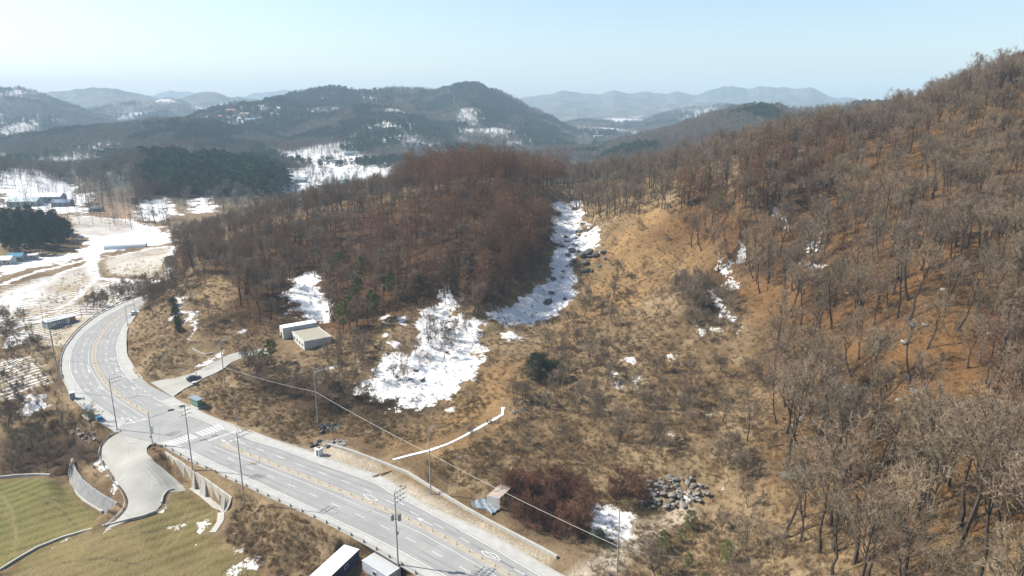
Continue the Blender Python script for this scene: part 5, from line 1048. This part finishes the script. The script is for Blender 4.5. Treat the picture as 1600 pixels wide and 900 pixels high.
stand('oak', oakR_top, 5.2, (.5,.88), 'bare oak of the ridge wood along the skyline of the right hill', 'oak tree', 'bare oaks along the right skyline', 104)
lr = hits([(1050,330),(1050,250),(1250,190),(1330,230),(1280,300),(1180,340)]); 
stand('larch', hits([(1050,330),(1080,292),(1180,264),(1300,225),(1340,262),(1250,330),(1150,345)]), 6.0, (.65,.95), 'bare reddish larch mixed among the oaks near the right ridge', 'larch tree', 'larches near the right ridge', 105, lambda x, y: .8 * (fbm(x, y, 30, 2, 40) > .36))
stand('larch', hits([(1520,470),(1600,460),(1760,450),(1760,700),(1600,680),(1540,640)]), 6.5, (.6,.85), 'bare larch with rust-brown twigs at the right edge of the slope', 'larch tree', 'larches at the right edge', 106)
hl = hits([(560,420),(600,340),(640,300),(760,292),(845,298),(868,330),(862,370),(850,415),(810,448),(768,490),(700,460),(640,455)])
hlb = hits([(640,302),(760,293),(845,299)]) + [(40,480),(-20,500),(-80,470)]
stand('larch', hl, 7.8, (.6,1.15), 'bare rust-brown larch on the middle hill beside the snowy gully', 'larch tree', 'larches on the middle hill', 107, lambda x, y: .35 + .65 * (fbm(x, y, 24, 2, 41) > .4))
stand('larch', hlb, 7.2, (.75,1.15), 'bare rust-brown larch on the crest of the middle hill', 'larch tree', 'larches on the crest of the middle hill', 108)
ml = hits([(262,440),(280,400),(350,370),(430,345),(540,325),(640,302),(600,340),(560,420),(640,455),(700,460),(768,490),(740,500),(700,478),(650,470),(600,500),(545,530),(515,505),(505,440),(455,430),(450,500),(400,520),(372,480),(370,440),(335,430)])
stand('oak', ml, 6.2, (.5,1.0), 'bare brown oak in the wood on the near side of the middle hill', 'oak tree', 'bare oaks on the near side of the middle hill', 109, lambda x, y: .45 + .55 * (fbm(x, y, 22, 2, 47) > .42))
stand('larch', ml, 12, (.6,.9), 'bare larch among the oaks on the near side of the middle hill', 'larch tree', 'larches among the oaks of the middle hill', 110)
mlb = hits([(280,400),(350,368),(430,343),(540,323),(640,302)]) + [(-80,470),(-140,500),(-260,520)]
stand('oak', hl, 9.5, (.5,.8), '', 'oak tree', 'bare oaks among the larches', 140)
stand('oak', [(180,290),(230,275),(262,312),(200,335)], 8, (.8,1.05), '', 'oak tree', 'large bare oaks at the upper right skyline', 141)
stand('oak', mlb, 7.5, (.65,.95), 'bare oak on the low crest west of the larches', 'oak tree', 'bare oaks on the low crest of the middle hill', 111)
stand('thorn', hits([(840,560),(905,470),(960,430),(1060,430),(1160,500),(1190,600),(1180,720),(1100,730),(980,700),(870,700),(800,740),(720,700),(790,630)]), 6.8, (.55,1.05), 'small crooked bare tree in the tawny scrub at the foot of the right slope', 'small tree', 'small bare trees in the tawny scrub', 112, lambda x, y: .25 + .75 * (fbm(x, y, 18, 2, 51) > .48))
stand('thorn', hits([(920,450),(960,350),(1000,300),(1080,320),(1120,400),(1050,430)]), 10, (.5,1.0), 'small bare tree on the grassy bank above the snowy gully', 'small tree', 'small bare trees on the grassy bank', 113, lambda x, y: .5)
stand('thorn', hits([(1190,760),(1230,880),(1290,960),(1000,960),(1010,870),(1080,830)]), 8.5, (.8,1.3), 'slender bare tree on the clearing at the bottom edge', 'small tree', 'slender trees on the bottom clearing', 114, lambda x, y: .65)
stand('thorn', hits([(360,560),(420,560),(470,590),(540,580),(600,600),(580,630),(500,645),(420,620),(365,600)]), 5.5, (.6,1.0), 'bare sapling in the dark thicket between the road and the white building', 'small tree', 'saplings below the white building', 115)
stand('thorn', hits([(100,500),(140,480),(180,462),(232,440),(240,456),(200,468),(160,484),(120,508)]), 5.0, (.7,1.1), 'bare roadside tree in the row between the bend and the striped field', 'small tree', 'row of bare trees behind the bend', 116)
stand('thorn', hits([(0,600),(50,620),(110,630),(150,670),(170,700),(130,740),(60,745),(0,740)]), 6.5, (.7,1.1), 'bare dark tree in the damp hollow below the left bus stop', 'small tree', 'bare trees in the hollow below the bend', 117, lambda x, y: .65)
stand('thorn', hits([(0,500),(40,500),(70,520),(60,550),(0,570)]), 7, (.7,1.0), 'bare tree beside the snowy ditch at the left edge', 'small tree', 'bare trees at the left edge', 118)
stand('thorn', hits([(232,470),(262,440),(330,425),(330,440),(310,460),(345,500),(370,520),(360,540),(310,530),(300,480)]), 7.5, (.6,.95), 'small bare tree on the cut bank above the bend', 'small tree', 'small bare trees on the cut bank', 119, lambda x, y: .6)
stand('pine', hits([(0,400),(0,352),(40,348),(80,355),(108,368),(108,388),(60,398)]), 7.5, (.9,1.3), 'dark green pine of the clump behind the blue-roofed farm', 'pine tree', 'pines behind the blue-roofed farm', 120)
stand('pine', hits([(225,302),(232,268),(260,265),(330,275),(380,278),(430,275),(425,292),(350,305),(270,312)]) + [], 10, (.9,1.5), 'dark green pine of the wood on the low ridge across the snowy fields', 'pine tree', 'pines on the low ridge', 121)
def single(kind, px, py, s_, label, cat, group=None): q = hitg(px, py); STANDS.append((label, cat, group)); TREES.setdefault(kind, []).append((q[0], q[1], s_, len(STANDS) - 1))
stand('thorn', hits([(600,560),(640,520),(655,470),(720,450),(770,480),(740,520),(700,560),(650,600),(600,620)]), 6.0, (.5,1.0), '', 'small tree', 'bare saplings over the lower snow slope', 130, lambda x, y: .5)
stand('oak', hits([(640,450),(760,440),(775,490),(735,500),(700,475)]), 5.0, (.5,.8), '', 'oak tree', 'pale bare trees above the lower snow slope', 131)
stand('larch', hits([(740,400),(850,340),(862,370),(845,415),(800,455),(770,488),(740,470)]), 5.2, (.6,.95), '', 'larch tree', 'larches shading the snowy gully', 132)
stand('thorn', hits([(500,545),(560,530),(600,560),(560,585),(500,580)]), 5.0, (.5,.95), '', 'small tree', 'bare saplings beside the white building', 133, lambda x, y: .7)
stand('thorn', hits([(222,478),(232,462),(262,452),(275,440),(262,470),(240,500),(225,500)]), 5.0, (.7,1.1), '', 'small tree', 'bare trees hiding the end of the road', 134)
stand('thorn', hits([(1160,700),(1230,760),(1180,780),(1110,750),(1100,720)]), 5.0, (.7,1.1), '', 'small tree', 'dark tangled trees right of the boulder pile', 135, lambda x, y: .8)
stand('thorn', hits([(1060,440),(1130,435),(1150,500),(1110,520),(1060,490)]), 5.0, (.6,1.0), '', 'small tree', 'dark tangled trees left of the snow streak', 136, lambda x, y: .8)
stand('redtree', hits([(790,790),(800,760),(860,755),(915,765),(925,800),(915,825),(880,845),(830,830)]), 4.2, (.8,1.2), '', 'small tree', 'red-twigged trees beside the bottom snow patch', 137)
stand('redtree', hits([(958,790),(955,765),(1000,760),(1008,785)]), 4.0, (.8,1.2), '', 'small tree', 'red-twigged trees left of the boulder pile', 138)
single('oak', 1122, 425, .98, 'large bare oak standing alone above the short snow streak', 'oak tree')
single('oak', 1168, 690, .68, 'lone dark-stemmed oak between the tawny scrub and the right wood', 'oak tree')
single('thorn', 1080, 605, 1.1, 'crooked multi-stemmed bare tree beside the pale grass patch in the scrub', 'small tree')
single('thorn', 280, 450, 1.7, 'broad bare tree with a rounded crown above the hedge on the cut bank', 'small tree')
single('thorn', 968, 690, 1.2, 'bare upright tree in the tawny scrub above the red shrubs', 'small tree')
for i, (px, py, s_, lb) in enumerate([(537,520,1.25,'green pine rising behind the white building'),(552,495,1.2,'green pine uphill of the white building, left of the tallest one'),(583,505,1.4,'tallest green pine in the bare wood behind the white building'),
        (560,470,1.1,'small green pine highest on the slope behind the white building'),(425,570,1.0,'dark green pine in front of the white building'),(410,575,.65,'smaller pine left of the white building')]):
    single('ypine', px, py, s_, lb, 'pine tree')
for i, (px, py, s_, lb) in enumerate([(840,592,2.1,'round dark evergreen bush on the dry slope, left of a pair'),(866,594,1.6,'smaller dark evergreen bush on the dry slope, right of a pair'),(212,326,.8,'single dark pine at the edge of the brown mound'),
        (935,846,.7,'low dark evergreen shrub at the foot of the bottom snow patch')]): single('bush' if i != 2 else 'pine', px, py, s_, lb, 'evergreen bush' if i != 2 else 'pine tree')
yp = hits([(1020,830),(1120,780),(1200,820),(1220,880),(1150,915),(1000,910)])
stand('ypine3', yp, 6.5, (.6,1.3), 'young yellow-green pine on the clearing at the bottom edge', 'young pine', 'young pines on the bottom clearing', 122, lambda x, y: .55)
for s_ in ((1125,335,1.0),(1105,300,.9)): single('ypine', s_[0], s_[1], s_[2], 'green pine among bare trees on the right slope, %s of two' % ('lower' if s_[1] == 330 else 'upper'), 'pine tree')
for px, py, s_, lb in [(530,430,1.0,'green pine left of the tallest pines on the middle hill slope'),(600,425,1.1,'green pine uphill right of the tallest pine of the middle hill'),(570,445,1.2,'green pine in the centre of the middle hill pine group'),(520,470,1.0,'green pine beside the forest snow hollow'),(612,465,1.0,'green pine at the right end of the middle hill pine group')]: single('ypine', px, py, s_, lb, 'pine tree')
single('withered', 385, 460, 1.35, 'beech keeping its withered orange leaves at the edge of the middle wood', 'beech tree')
for i, py in enumerate((478, 492, 506, 518)): single('bush', 271 + i * 3, py, .85 - .04 * i, ['highest','second highest','third highest','lowest'][i] + ' dark evergreen of the clipped row beside the snow strip', 'evergreen bush')
single('bush', 265, 415, 1.3, 'dark evergreen above the end of the road bend', 'evergreen bush')
LM = [('the white building', 530, 560), ('the end of the road', 245, 475), ('the bottom snow patch', 955, 815), ('the boulder pile', 1055, 775), ('the round evergreen pair', 850, 575), ('the long snow streak', 1130, 475), ('the short snow streak', 1137, 425), ('the boulder cluster', 1325, 612), ('the dark boulder', 1240, 745),
      ('the lower right corner', 1590, 890), ('the right edge at mid height', 1590, 500), ('the upper right corner', 1590, 90), ('the dip of the skyline', 1305, 165), ('the snow trickle', 1222, 335), ('the gully head', 890, 320), ('the snowy gully', 880, 430), ('the lower snow slope', 690, 560),
      ('the white building', 485, 525), ('the grave clearing', 600, 505), ('the forest snow hollow', 480, 465), ('the snow strip hedge', 290, 490), ('the grassy saddle', 960, 340), ('the larch crest', 760, 250), ('the village', 580, 260), ('the dark pine wood', 330, 260), ('the ditch end', 790, 640), ('the farm lane', 340, 570),
      ('the bend', 180, 470), ('the left bus shelter', 140, 645), ('the side road', 190, 720), ('the left edge', 10, 640), ('the blue-roofed farm', 30, 400), ('the orange-leaved beech', 385, 430), ('the far end of the road', 235, 455), ('the bottom edge', 1120, 890), ('the middle of the right slope', 1430, 420), ('the red thicket', 850, 790), ('the lone big oak', 1122, 400)]
USED = {}
def where(x, y, z):
    d = (x, y * sp * 0 + y, z); zc = y * cp + (H - z) * sp; px = 800 + x / zc * F; py = 450 - F * ((z - H) * cp + y * sp) / zc
    nm, lx, ly = min(LM, key=lambda l: (l[1] - px) ** 2 + (l[2] - py) ** 2); dx, dy = px - lx, py - ly; r = math.hypot(dx, dy)
    if r < 14: return 'right beside ' + nm
    ang = math.degrees(math.atan2(-dy, dx)) % 360; rel = ['right of', 'up and right of', 'above', 'up and left of', 'left of', 'down and left of', 'below', 'down and right of'][int((ang + 22.5) // 45) % 8]
    return ('close ' if r < 40 else 'well ' if r > 100 else '') + rel + ' ' + nm
LOOK = {'oak': ['', 'wavy ', 'slim ', 'low-branched ', 'leaning ', 'broad ', 'high-crowned ', 'narrow ', 'spreading ', 'slanting '], 'larch': ['', 'small-topped ', 'full ', 'thin '], 'thorn': ['', 'wavy ', 'upright ', 'wide '], 'pine': ['', 'broad ', 'slim ']}
TAKEN = set()
def pick_label(adj, noun, x, y, z):
    zc = y * cp + (H - z) * sp; px = 800 + x / zc * F; py = 450 - F * ((z - H) * cp + y * sp) / zc; near = sorted(LM, key=lambda l: (l[1] - px) ** 2 + (l[2] - py) ** 2); wh = where(x, y, z); c = []
    for a in ('', adj[0], adj[1], adj[0] + adj[1]):
        c.append(a + noun + ' ' + wh)
    for k_ in (1, 2, 3):
        for a in ('', adj[0], adj[1], adj[0] + adj[1]): c.append(a + noun + ' ' + wh.replace('well ', '').replace('close ', '') + ' towards ' + near[k_][0])
    ok = [t for t in c if len(t.split()) <= 16 and t not in TAKEN]; t = ok[0] if ok else min((q for q in c if len(q.split()) <= 16), key=lambda q: -len(q), default=c[0]); TAKEN.add(t); return t
ADJ = {'oak': 'bare grey oak', 'larch': 'bare rust-brown larch', 'pine': 'dark green pine', 'thorn': 'small bare tree', 'ypine3': 'young yellow-green pine', 'ypine': 'green pine', 'redtree': 'red-twigged small tree'}
def place_tree(kind, x, y, s_, st, z):
    name, ms = KIND[kind if kind != 'ypine3' else 'ypine']; i = random.randrange(len(ms)) if kind != 'ypine3' else 2
    if kind == 'ypine': i = random.randrange(2)
    T, C, hh = ms[i]; e = empty(name, (x, y, z), random.uniform(0, 6.28), s_); lb, ct, gp = STANDS[st]
    if gp: lb = pick_label([('tall ' if s_ > .95 else 'short ' if s_ < .72 else ''), LOOK.get(kind, [''] * 12)[i]], ADJ[kind], x, y, z)
    tag(e, lb, ct, gp)
    for nm, me in (('trunk', T), ('crown', C)): link(bpy.data.objects.new(nm, me), e)
    return e
random.seed(77)
for kind, lst in TREES.items():
    a = np.array([(q[0], q[1]) for q in lst]); z = ground(a[:, 0], a[:, 1]); d = np.sqrt((a ** 2).sum(1) + (z - H) ** 2)
    u = a[:, 0] / (a[:, 1] * cp + (H - z) * sp); vis = (np.abs(u) < .80) & (a[:, 1] > 30)
    size = np.array([q[2] for q in lst]) / d * np.where(vis, 1, .01); order = np.argsort(-size); named = [len(STANDS[lst[i][3]][2] or '') == 0 for i in range(len(lst))]
    first = [i for i in range(len(lst)) if named[i]]; pick = set(first + [i for i in order if not named[i]][:298 - len(first)])
    for i in pick:
        if vis[i]: place_tree(kind, a[i, 0], a[i, 1], lst[i][2], lst[i][3], z[i])
    rest = [i for i in range(len(lst)) if i not in pick]
    print(kind, len(lst), 'rest', len(rest))
    if rest:
        kk = 'ypine' if kind == 'ypine3' else kind; ms = [merged(T, C, (T.materials[0], C.materials[0])) for T, C, h_ in KIND[kk][1]]; rg = np.random.RandomState(3)
        nm = {'oak': 'oak_wood', 'larch': 'larch_wood', 'pine': 'pine_wood', 'thorn': 'sapling_thicket'}.get(kind, 'thicket')
        scatter(nm, np.c_[a[rest], z[rest]], rg.uniform(0, 6.28, len(rest)), [lst[i][2] for i in rest], rg.randint(0, len(ms), len(rest)), ms, 'stuff', {'oak': 'further bare grey oaks filling the woods', 'larch': 'further rust-brown larches filling the woods'}.get(kind, 'further bare trees'), 'woodland')
# shrubs
def shrubs(name, meshes, poly, sp_, hs, label, cat, group, seed, dens=None, cap=300):
    x, y = jitter(poly, sp_, seed, dens); z = ground(x, y); rg = np.random.RandomState(seed); d = np.hypot(x, y); od = np.argsort(d); s = rg.uniform(*hs, len(x)); r = rg.uniform(0, 6.28, len(x)); m = rg.randint(0, len(meshes), len(x))
    for i in od[:cap]:
        o = link(bpy.data.objects.new(name, meshes[m[i]])); o.location = (x[i], y[i], z[i]); o.rotation_euler = (0, 0, r[i]); o.scale = (s[i],) * 3; tag(o, pick_label(['large ' if s[i] > sum(hs) / 2 * 1.2 else 'small ' if s[i] < sum(hs) / 2 * .8 else '', ['bushy ', 'dense ', 'sparse ', 'thick '][m[i]]], ' '.join(label.split()[:2]).replace(' bare', '') + ' shrub', x[i], y[i], z[i]), cat, group)
    k = od[cap:]
    if len(k): scatter(name + '_cover', np.c_[x[k], y[k], z[k]], r[k], s[k], m[k], meshes, 'stuff', 'low brown scrub covering the slopes', 'scrub')
shrubs('red_shrub', RSH, hits([(785,770),(800,740),(860,735),(915,745),(930,780),(925,825),(900,850),(840,835),(795,810)]), 2.6, (.9,1.5), 'reddish bare shrub of the dense thicket beside the bottom snow patch', 'shrub', 'red shrubs beside the bottom snow patch', 201)
shrubs('red_shrub', RSH, hits([(955,790),(950,750),(965,725),(1000,725),(1015,755),(1000,790)]), 2.8, (1.0,1.6), 'red-brown shrub left of the boulder pile', 'shrub', 'red shrubs left of the boulder pile', 202)
slope_poly = hits([(840,580),(905,490),(960,450),(1060,450),(1150,500),(1190,600),(1180,720),(1120,760),(980,720),(870,720),(800,740),(650,760),(720,680),(790,630)])
shrubs('dry_shrub', SHR, slope_poly, 3.4, (.45,1.1), 'low tawny shrub in the scrub at the foot of the right slope', 'shrub', 'tawny shrubs at the foot of the right slope', 203, lambda x, y: .25 + .75 * (fbm(x, y, 14, 2, 61) > .45), 180)
wide = hits([(0,620),(0,500),(100,560),(95,620),(180,690),(110,745),(0,745)])
shrubs('dry_shrub', SHR, wide, 3.0, (.5,1.2), 'dark leafless shrub in the hollow below the bend', 'shrub', 'shrubs in the hollow below the bend', 204, None, 110)
# ------------------------------------------------------------------ boulders
def rockmesh(seed, m):
    bb = bmesh.new(); random.seed(seed); sx, sy, sz = random.uniform(.9, 1.3), random.uniform(.65, 1.0), random.uniform(.55, .85)
    for _ in range(20):
        d = Vector((random.gauss(0, 1), random.gauss(0, 1), random.gauss(0, 1))).normalized() * random.uniform(.8, 1.1); bb.verts.new((d.x * sx, d.y * sy, d.z * sz))
    r_ = bmesh.ops.convex_hull(bb, input=bb.verts); bmesh.ops.delete(bb, geom=[v for v in bb.verts if not v.link_faces], context='VERTS'); bmesh.ops.subdivide_edges(bb, edges=bb.edges[:], cuts=1, use_grid_fill=True, smooth=.35, fractal=.35, seed=seed)
    me = bpy.data.meshes.new('boulder'); bb.to_mesh(me); bb.free(); me.materials.append(m); return me
RK = [rockmesh(s, M_rock) for s in range(5)]; RD_ = [rockmesh(s + 20, M_drock) for s in range(4)]
def rocks(name, poly, n, sz, meshes, label, group, seed, cat='boulder', zadd=0):
    rg = np.random.RandomState(seed); pl = hits(poly); pa = np.array([p[:2] for p in pl]); k = 0; cy, cx = pa[:, 1], pa[:, 0]
    while k < n:
        x, y = rg.uniform(cx.min(), cx.max()), rg.uniform(cy.min(), cy.max())
        if not inpoly(np.array([x]), np.array([y]), pl)[0]: continue
        s = rg.uniform(*sz) * (1.35 if rg.rand() < .2 else 1); o = link(bpy.data.objects.new(name, meshes[rg.randint(len(meshes))])); o.location = (x, y, gz(x, y) + s * .25 + zadd * rg.rand()); o.scale = (s, s, s * rg.uniform(.5, .9)); o.rotation_euler = (rg.uniform(-.3, .3), rg.uniform(-.3, .3), rg.uniform(0, 6.28))
        fx = (x - cx.min()) / (cx.max() - cx.min()); fy = (y - cy.min()) / (cy.max() - cy.min()); pos = ('left' if fx < .33 else 'right' if fx > .66 else 'middle') + (' back' if fy > .6 else ' front' if fy < .4 else '')
        tag(o, pick_label(['large ' if s > sz[0] + (sz[1] - sz[0]) * .6 else 'small ' if s < sz[0] + (sz[1] - sz[0]) * .3 else 'middling ', pos + ' '], ' '.join(label.split()[:2]), x, y, gz(x, y)), cat, group); k += 1
rocks('boulder', [(1000,765),(1012,752),(1040,746),(1085,748),(1112,765),(1108,780),(1070,792),(1030,796),(1003,788)], 120, (.35, .85), RK, 'grey boulder of the pile behind the bottom clearing', 'boulders of the grey stone pile', 1, zadd=.9)
rocks('boulder', [(108,672),(125,668),(148,675),(150,690),(128,692)], 16, (.4, .9), RK, 'pale boulder of the heap in the hollow left of the side road', 'boulders in the hollow by the side road', 2)
rocks('boulder', [(798,640),(822,612),(850,612),(855,625),(830,640),(806,655)], 34, (.3, .6), RK, 'grey stone of the scattered heap at the end of the snowy ditch', 'stones at the ditch end', 3, 'stone')
rocks('dark_rock', [(880,345),(915,345),(925,380),(900,420),(890,470),(850,480),(845,450),(870,400)], 30, (.6, 1.6), RD_, 'dark rock jutting out of the snowy gully', 'dark rocks in the snowy gully', 4, 'rock')
rocks('dark_rock', [(905,395),(945,385),(955,405),(930,425),(905,425)], 16, (1.0, 2.1), RD_, 'dark rock of the outcrop on the right bank of the gully', 'outcrop on the gully bank', 5, 'rock')
rocks('dark_rock', [(600,560),(690,480),(740,520),(690,590),(620,600)], 16, (.3, .8), RD_, 'dark stone showing through the lower snow slope', 'dark stones in the lower snow slope', 6, 'rock')
rocks('boulder', [(1300,610),(1345,598),(1350,625),(1320,632)], 8, (.8, 1.7), RK, 'pale grey boulder of the cluster in the orange leaf litter', 'boulder cluster in the leaf litter', 7)
rocks('boulder', [(1230,655),(1290,650),(1300,672),(1240,675)], 5, (.7, 1.6), RK, 'pale boulder under the leaning trees of the right wood', 'boulders under the right wood', 8)
rocks('dark_rock', [(1220,735),(1255,735),(1260,755),(1225,752)], 3, (1.0, 1.8), RD_, 'dark boulder at the lower edge of the orange slope', 'dark boulders under the orange slope', 9)
rocks('boulder', [(1350,460),(1550,420),(1560,680),(1400,640)], 10, (.6, 1.4), RK, 'grey boulder scattered high in the right wood', 'scattered boulders of the right wood', 10)
rocks('dark_rock', [(1270,285),(1290,270),(1300,280),(1550,150),(1580,180),(1300,300)], 4, (1, 2), RD_, 'dark rock near the right ridge', 'dark rocks near the ridge', 11)

rg = np.random.RandomState(12); lp = hits([(1200,500),(1500,480),(1580,880),(1150,860)]); pa = np.array([p[:2] for p in lp]); k_ = 0
while k_ < 14:
    x, y = rg.uniform(pa[:, 0].min(), pa[:, 0].max()), rg.uniform(pa[:, 1].min(), pa[:, 1].max())
    if not inpoly(np.array([x]), np.array([y]), lp)[0]: continue
    L_ = rg.uniform(4, 9); a = rg.uniform(0, 3.14); dx, dy = math.cos(a) * L_ / 2, math.sin(a) * L_ / 2; b = MB(); random.seed(k_); z0 = gz(x, y); b.tube((-dx, -dy, gz(x - dx, y - dy) - z0 + .15), (dx, dy, gz(x + dx, y + dy) - z0 + .2), .17, .07, 7)
    for _ in range(5): t_ = random.uniform(.1, .9); p_ = Vector((dx * t_, dy * t_, .2)); b.tube(p_, p_ + Vector((random.gauss(0, .6), random.gauss(0, .6), random.uniform(.3, 1.2))), .04, .01, 4)
    o = b.build('fallen_trunk', M_bark); o.location = (x, y, z0); tag(o, pick_label(['long ' if L_ > 6.5 else 'short ', 'thin '], 'fallen grey trunk', x, y, z0), 'log', 'fallen trunks on the right slope'); k_ += 1
# undergrowth and grass that nobody could count
def cover(name, meshes, n, rmin, rmax, amax, hs, seed, dens, label, cat, tilt=.0):
    rg = np.random.RandomState(seed); a = rg.uniform(-amax, amax, n); r = rmin * np.exp(rg.rand(n) ** .75 * math.log(rmax / rmin)); x = r * np.sin(a); y = r * np.cos(a)
    k = free(x, y) & (flatmask(x, y) < .3) & (rg.rand(n) < dens(x, y)); x = x[k]; y = y[k]; z = ground(x, y); m = len(x)
    scatter(name, np.c_[x, y, z], rg.uniform(0, 6.28, m), rg.uniform(*hs, m), rg.randint(0, len(meshes), m), meshes, 'stuff', label, cat); print(name, m)
def snowm(x, y):
    r = np.zeros(len(x))
    for s_ in SNOW:
        if len(s_) > 2: r = np.maximum(r, polyf(x, y, s_, 1.5))
    return r
cover('dry_grass', TUF, 120000, 85, 420, R(42), (.5,1.2), 301, lambda x, y: np.where(snowm(x, y) > .4, .10, .3 + .7 * (fbm(x, y, 9, 3, 71) > .47)) * (x / y > -.62), 'dry tawny grass tufts over the slopes and verges', 'grass')
cover('undergrowth', SHR, 26000, 95, 480, R(42), (.25,.7), 302, lambda x, y: np.where(snowm(x, y) > .4, .16, (fbm(x, y, 12, 3, 75) > .52) * .7 + .05) * (polyf(x, y, GRASSY, 4) * -.4 + 1), 'leafless brown undergrowth under the trees', 'scrub')
# far woods on the ranges
rg = np.random.RandomState(9); n = 230000; u = rg.uniform(-.86, .80, n); Y = 520 * np.exp(rg.rand(n) ** .8 * math.log(3300 / 520)); X = u * Y
zf = z_all(X, Y); slope = np.abs(z_all(X, Y + 8) - zf) / 8
fsn = np.zeros(n)
gi = snow.reshape(NR, NA)
ri = np.clip(np.searchsorted(rr, np.hypot(X, Y)), 0, NR - 1); ai = np.clip(np.searchsorted(np.radians(az), np.arctan2(X, Y)), 0, NA - 1); fsn = gi[ri, ai]
open_ = fbm(X, Y, 90, 3, 81)
pr = np.where(fsn > .5, .42, .95) * np.where((zf < 6) & (open_ > .42), .15, 1); pr = np.where(zf < 2.5, pr * .5, pr); pr = np.where((X / Y > -.60) & (X / Y < -.32) & (Y > 655) & (Y < 930) & (zf > 8), .98, pr)
pt = 18 * np.exp(-((Y - 2000) / 2000) ** 2)
pr = np.where((X / Y < -.545) & (Y < 800), pr * .18, pr); k = (rg.rand(n) < pr) & ((Y > 600) | (u > .0) | (u < -.5)); X = X[k]; Y = Y[k]; zf = zf[k]; m = len(X)
pin0 = fbm(X, Y, 55, 4, 85); pin = fbm(X, Y, 110, 3, 85) - .06 * (u[k] > 0) * (Y < 1700)
def blob(px, py, r): q = hit(px, py); return 1 - sstep(.6, 1.2, np.hypot(X - q[0], (Y - q[1]) * .7) / r) if q else 0
for c_ in [(450,165,260),(500,150,260),(530,148,200),(390,190,130),(290,205,120),(720,150,180),(770,165,160),(690,170,120),(745,140,140),(820,190,120),(570,228,60),(600,225,40),(960,248,40),(990,240,40),(262,262,35),(300,268,50),(350,268,50),(400,268,50),(430,268,40),(940,215,60),(380,160,60),(780,240,60),(40,250,60)]:
    pin = np.maximum(pin, (pin0 + .17) * blob(*c_))
pxs = 800 + X / (Y * cp + (H - zf) * sp) * F; kn = (pxs > 228 + 90 * (fbm(X, Y, 35, 3, 5) - .5)) & (pxs < 452) & (Y > 640 + 80 * fbm(X, Y, 40, 2, 6)) & (Y < 930) & (rg.rand(m) < .86); pin = np.where(kn, .72, np.where((Y < 960) & (Y > 600) & (X < 0), pin - .12, pin)); isp = pin > .585; keep_ = ~(isp & (Y < 1000) & (rg.rand(m) < .55)); X, Y, zf, pin, isp, pxs = X[keep_], Y[keep_], zf[keep_], pin[keep_], isp[keep_], pxs[keep_]; m = len(X); rz = rg.uniform(0, 6.28, m); ss = rg.uniform(.7, 1.15, m) * np.where(isp & (Y < 1000), rg.uniform(1.0, 1.55, m), 1) * np.where(Y > 1400, 1.15, 1) * np.where(Y > 2200, 1.25, 1)
lar = (~isp) & (fbm(X, Y, 140, 2, 88) > .58)
idx = np.where(isp, 3 + rg.randint(0, 2, m), np.where(lar, 5 + rg.randint(0, 2, m), rg.randint(0, 3, m)))
scatter('distant_woodland', np.c_[X, Y, zf], rz, ss, idx, LOD_OAK + LOD_PINE + LOD_LARCH, 'stuff', 'mixed bare and pine woods covering the far ranges', 'woodland'); print('far', m)
# ------------------------------------------------------------------ haze
def haze():
    b = MB(); b.box((0, 0, 130), (17400, 17400, 460)); m = bpy.data.materials.new('haze_air'); m.use_nodes = True; t = m.node_tree; t.nodes.remove(t.nodes['Principled BSDF'])
    v = t.nodes.new('ShaderNodeVolumePrincipled'); v.inputs['Color'].default_value = (.60, .81, .98, 1); v.inputs['Density'].default_value = HAZE; v.inputs['Anisotropy'].default_value = .0
    t.links.new(v.outputs[0], t.nodes['Material Output'].inputs['Volume']); o = b.build('haze', m); o['kind'] = 'stuff'; o['label'] = 'pale blue winter haze over the valley'; return o
HAZE = 1.6e-4
haze()
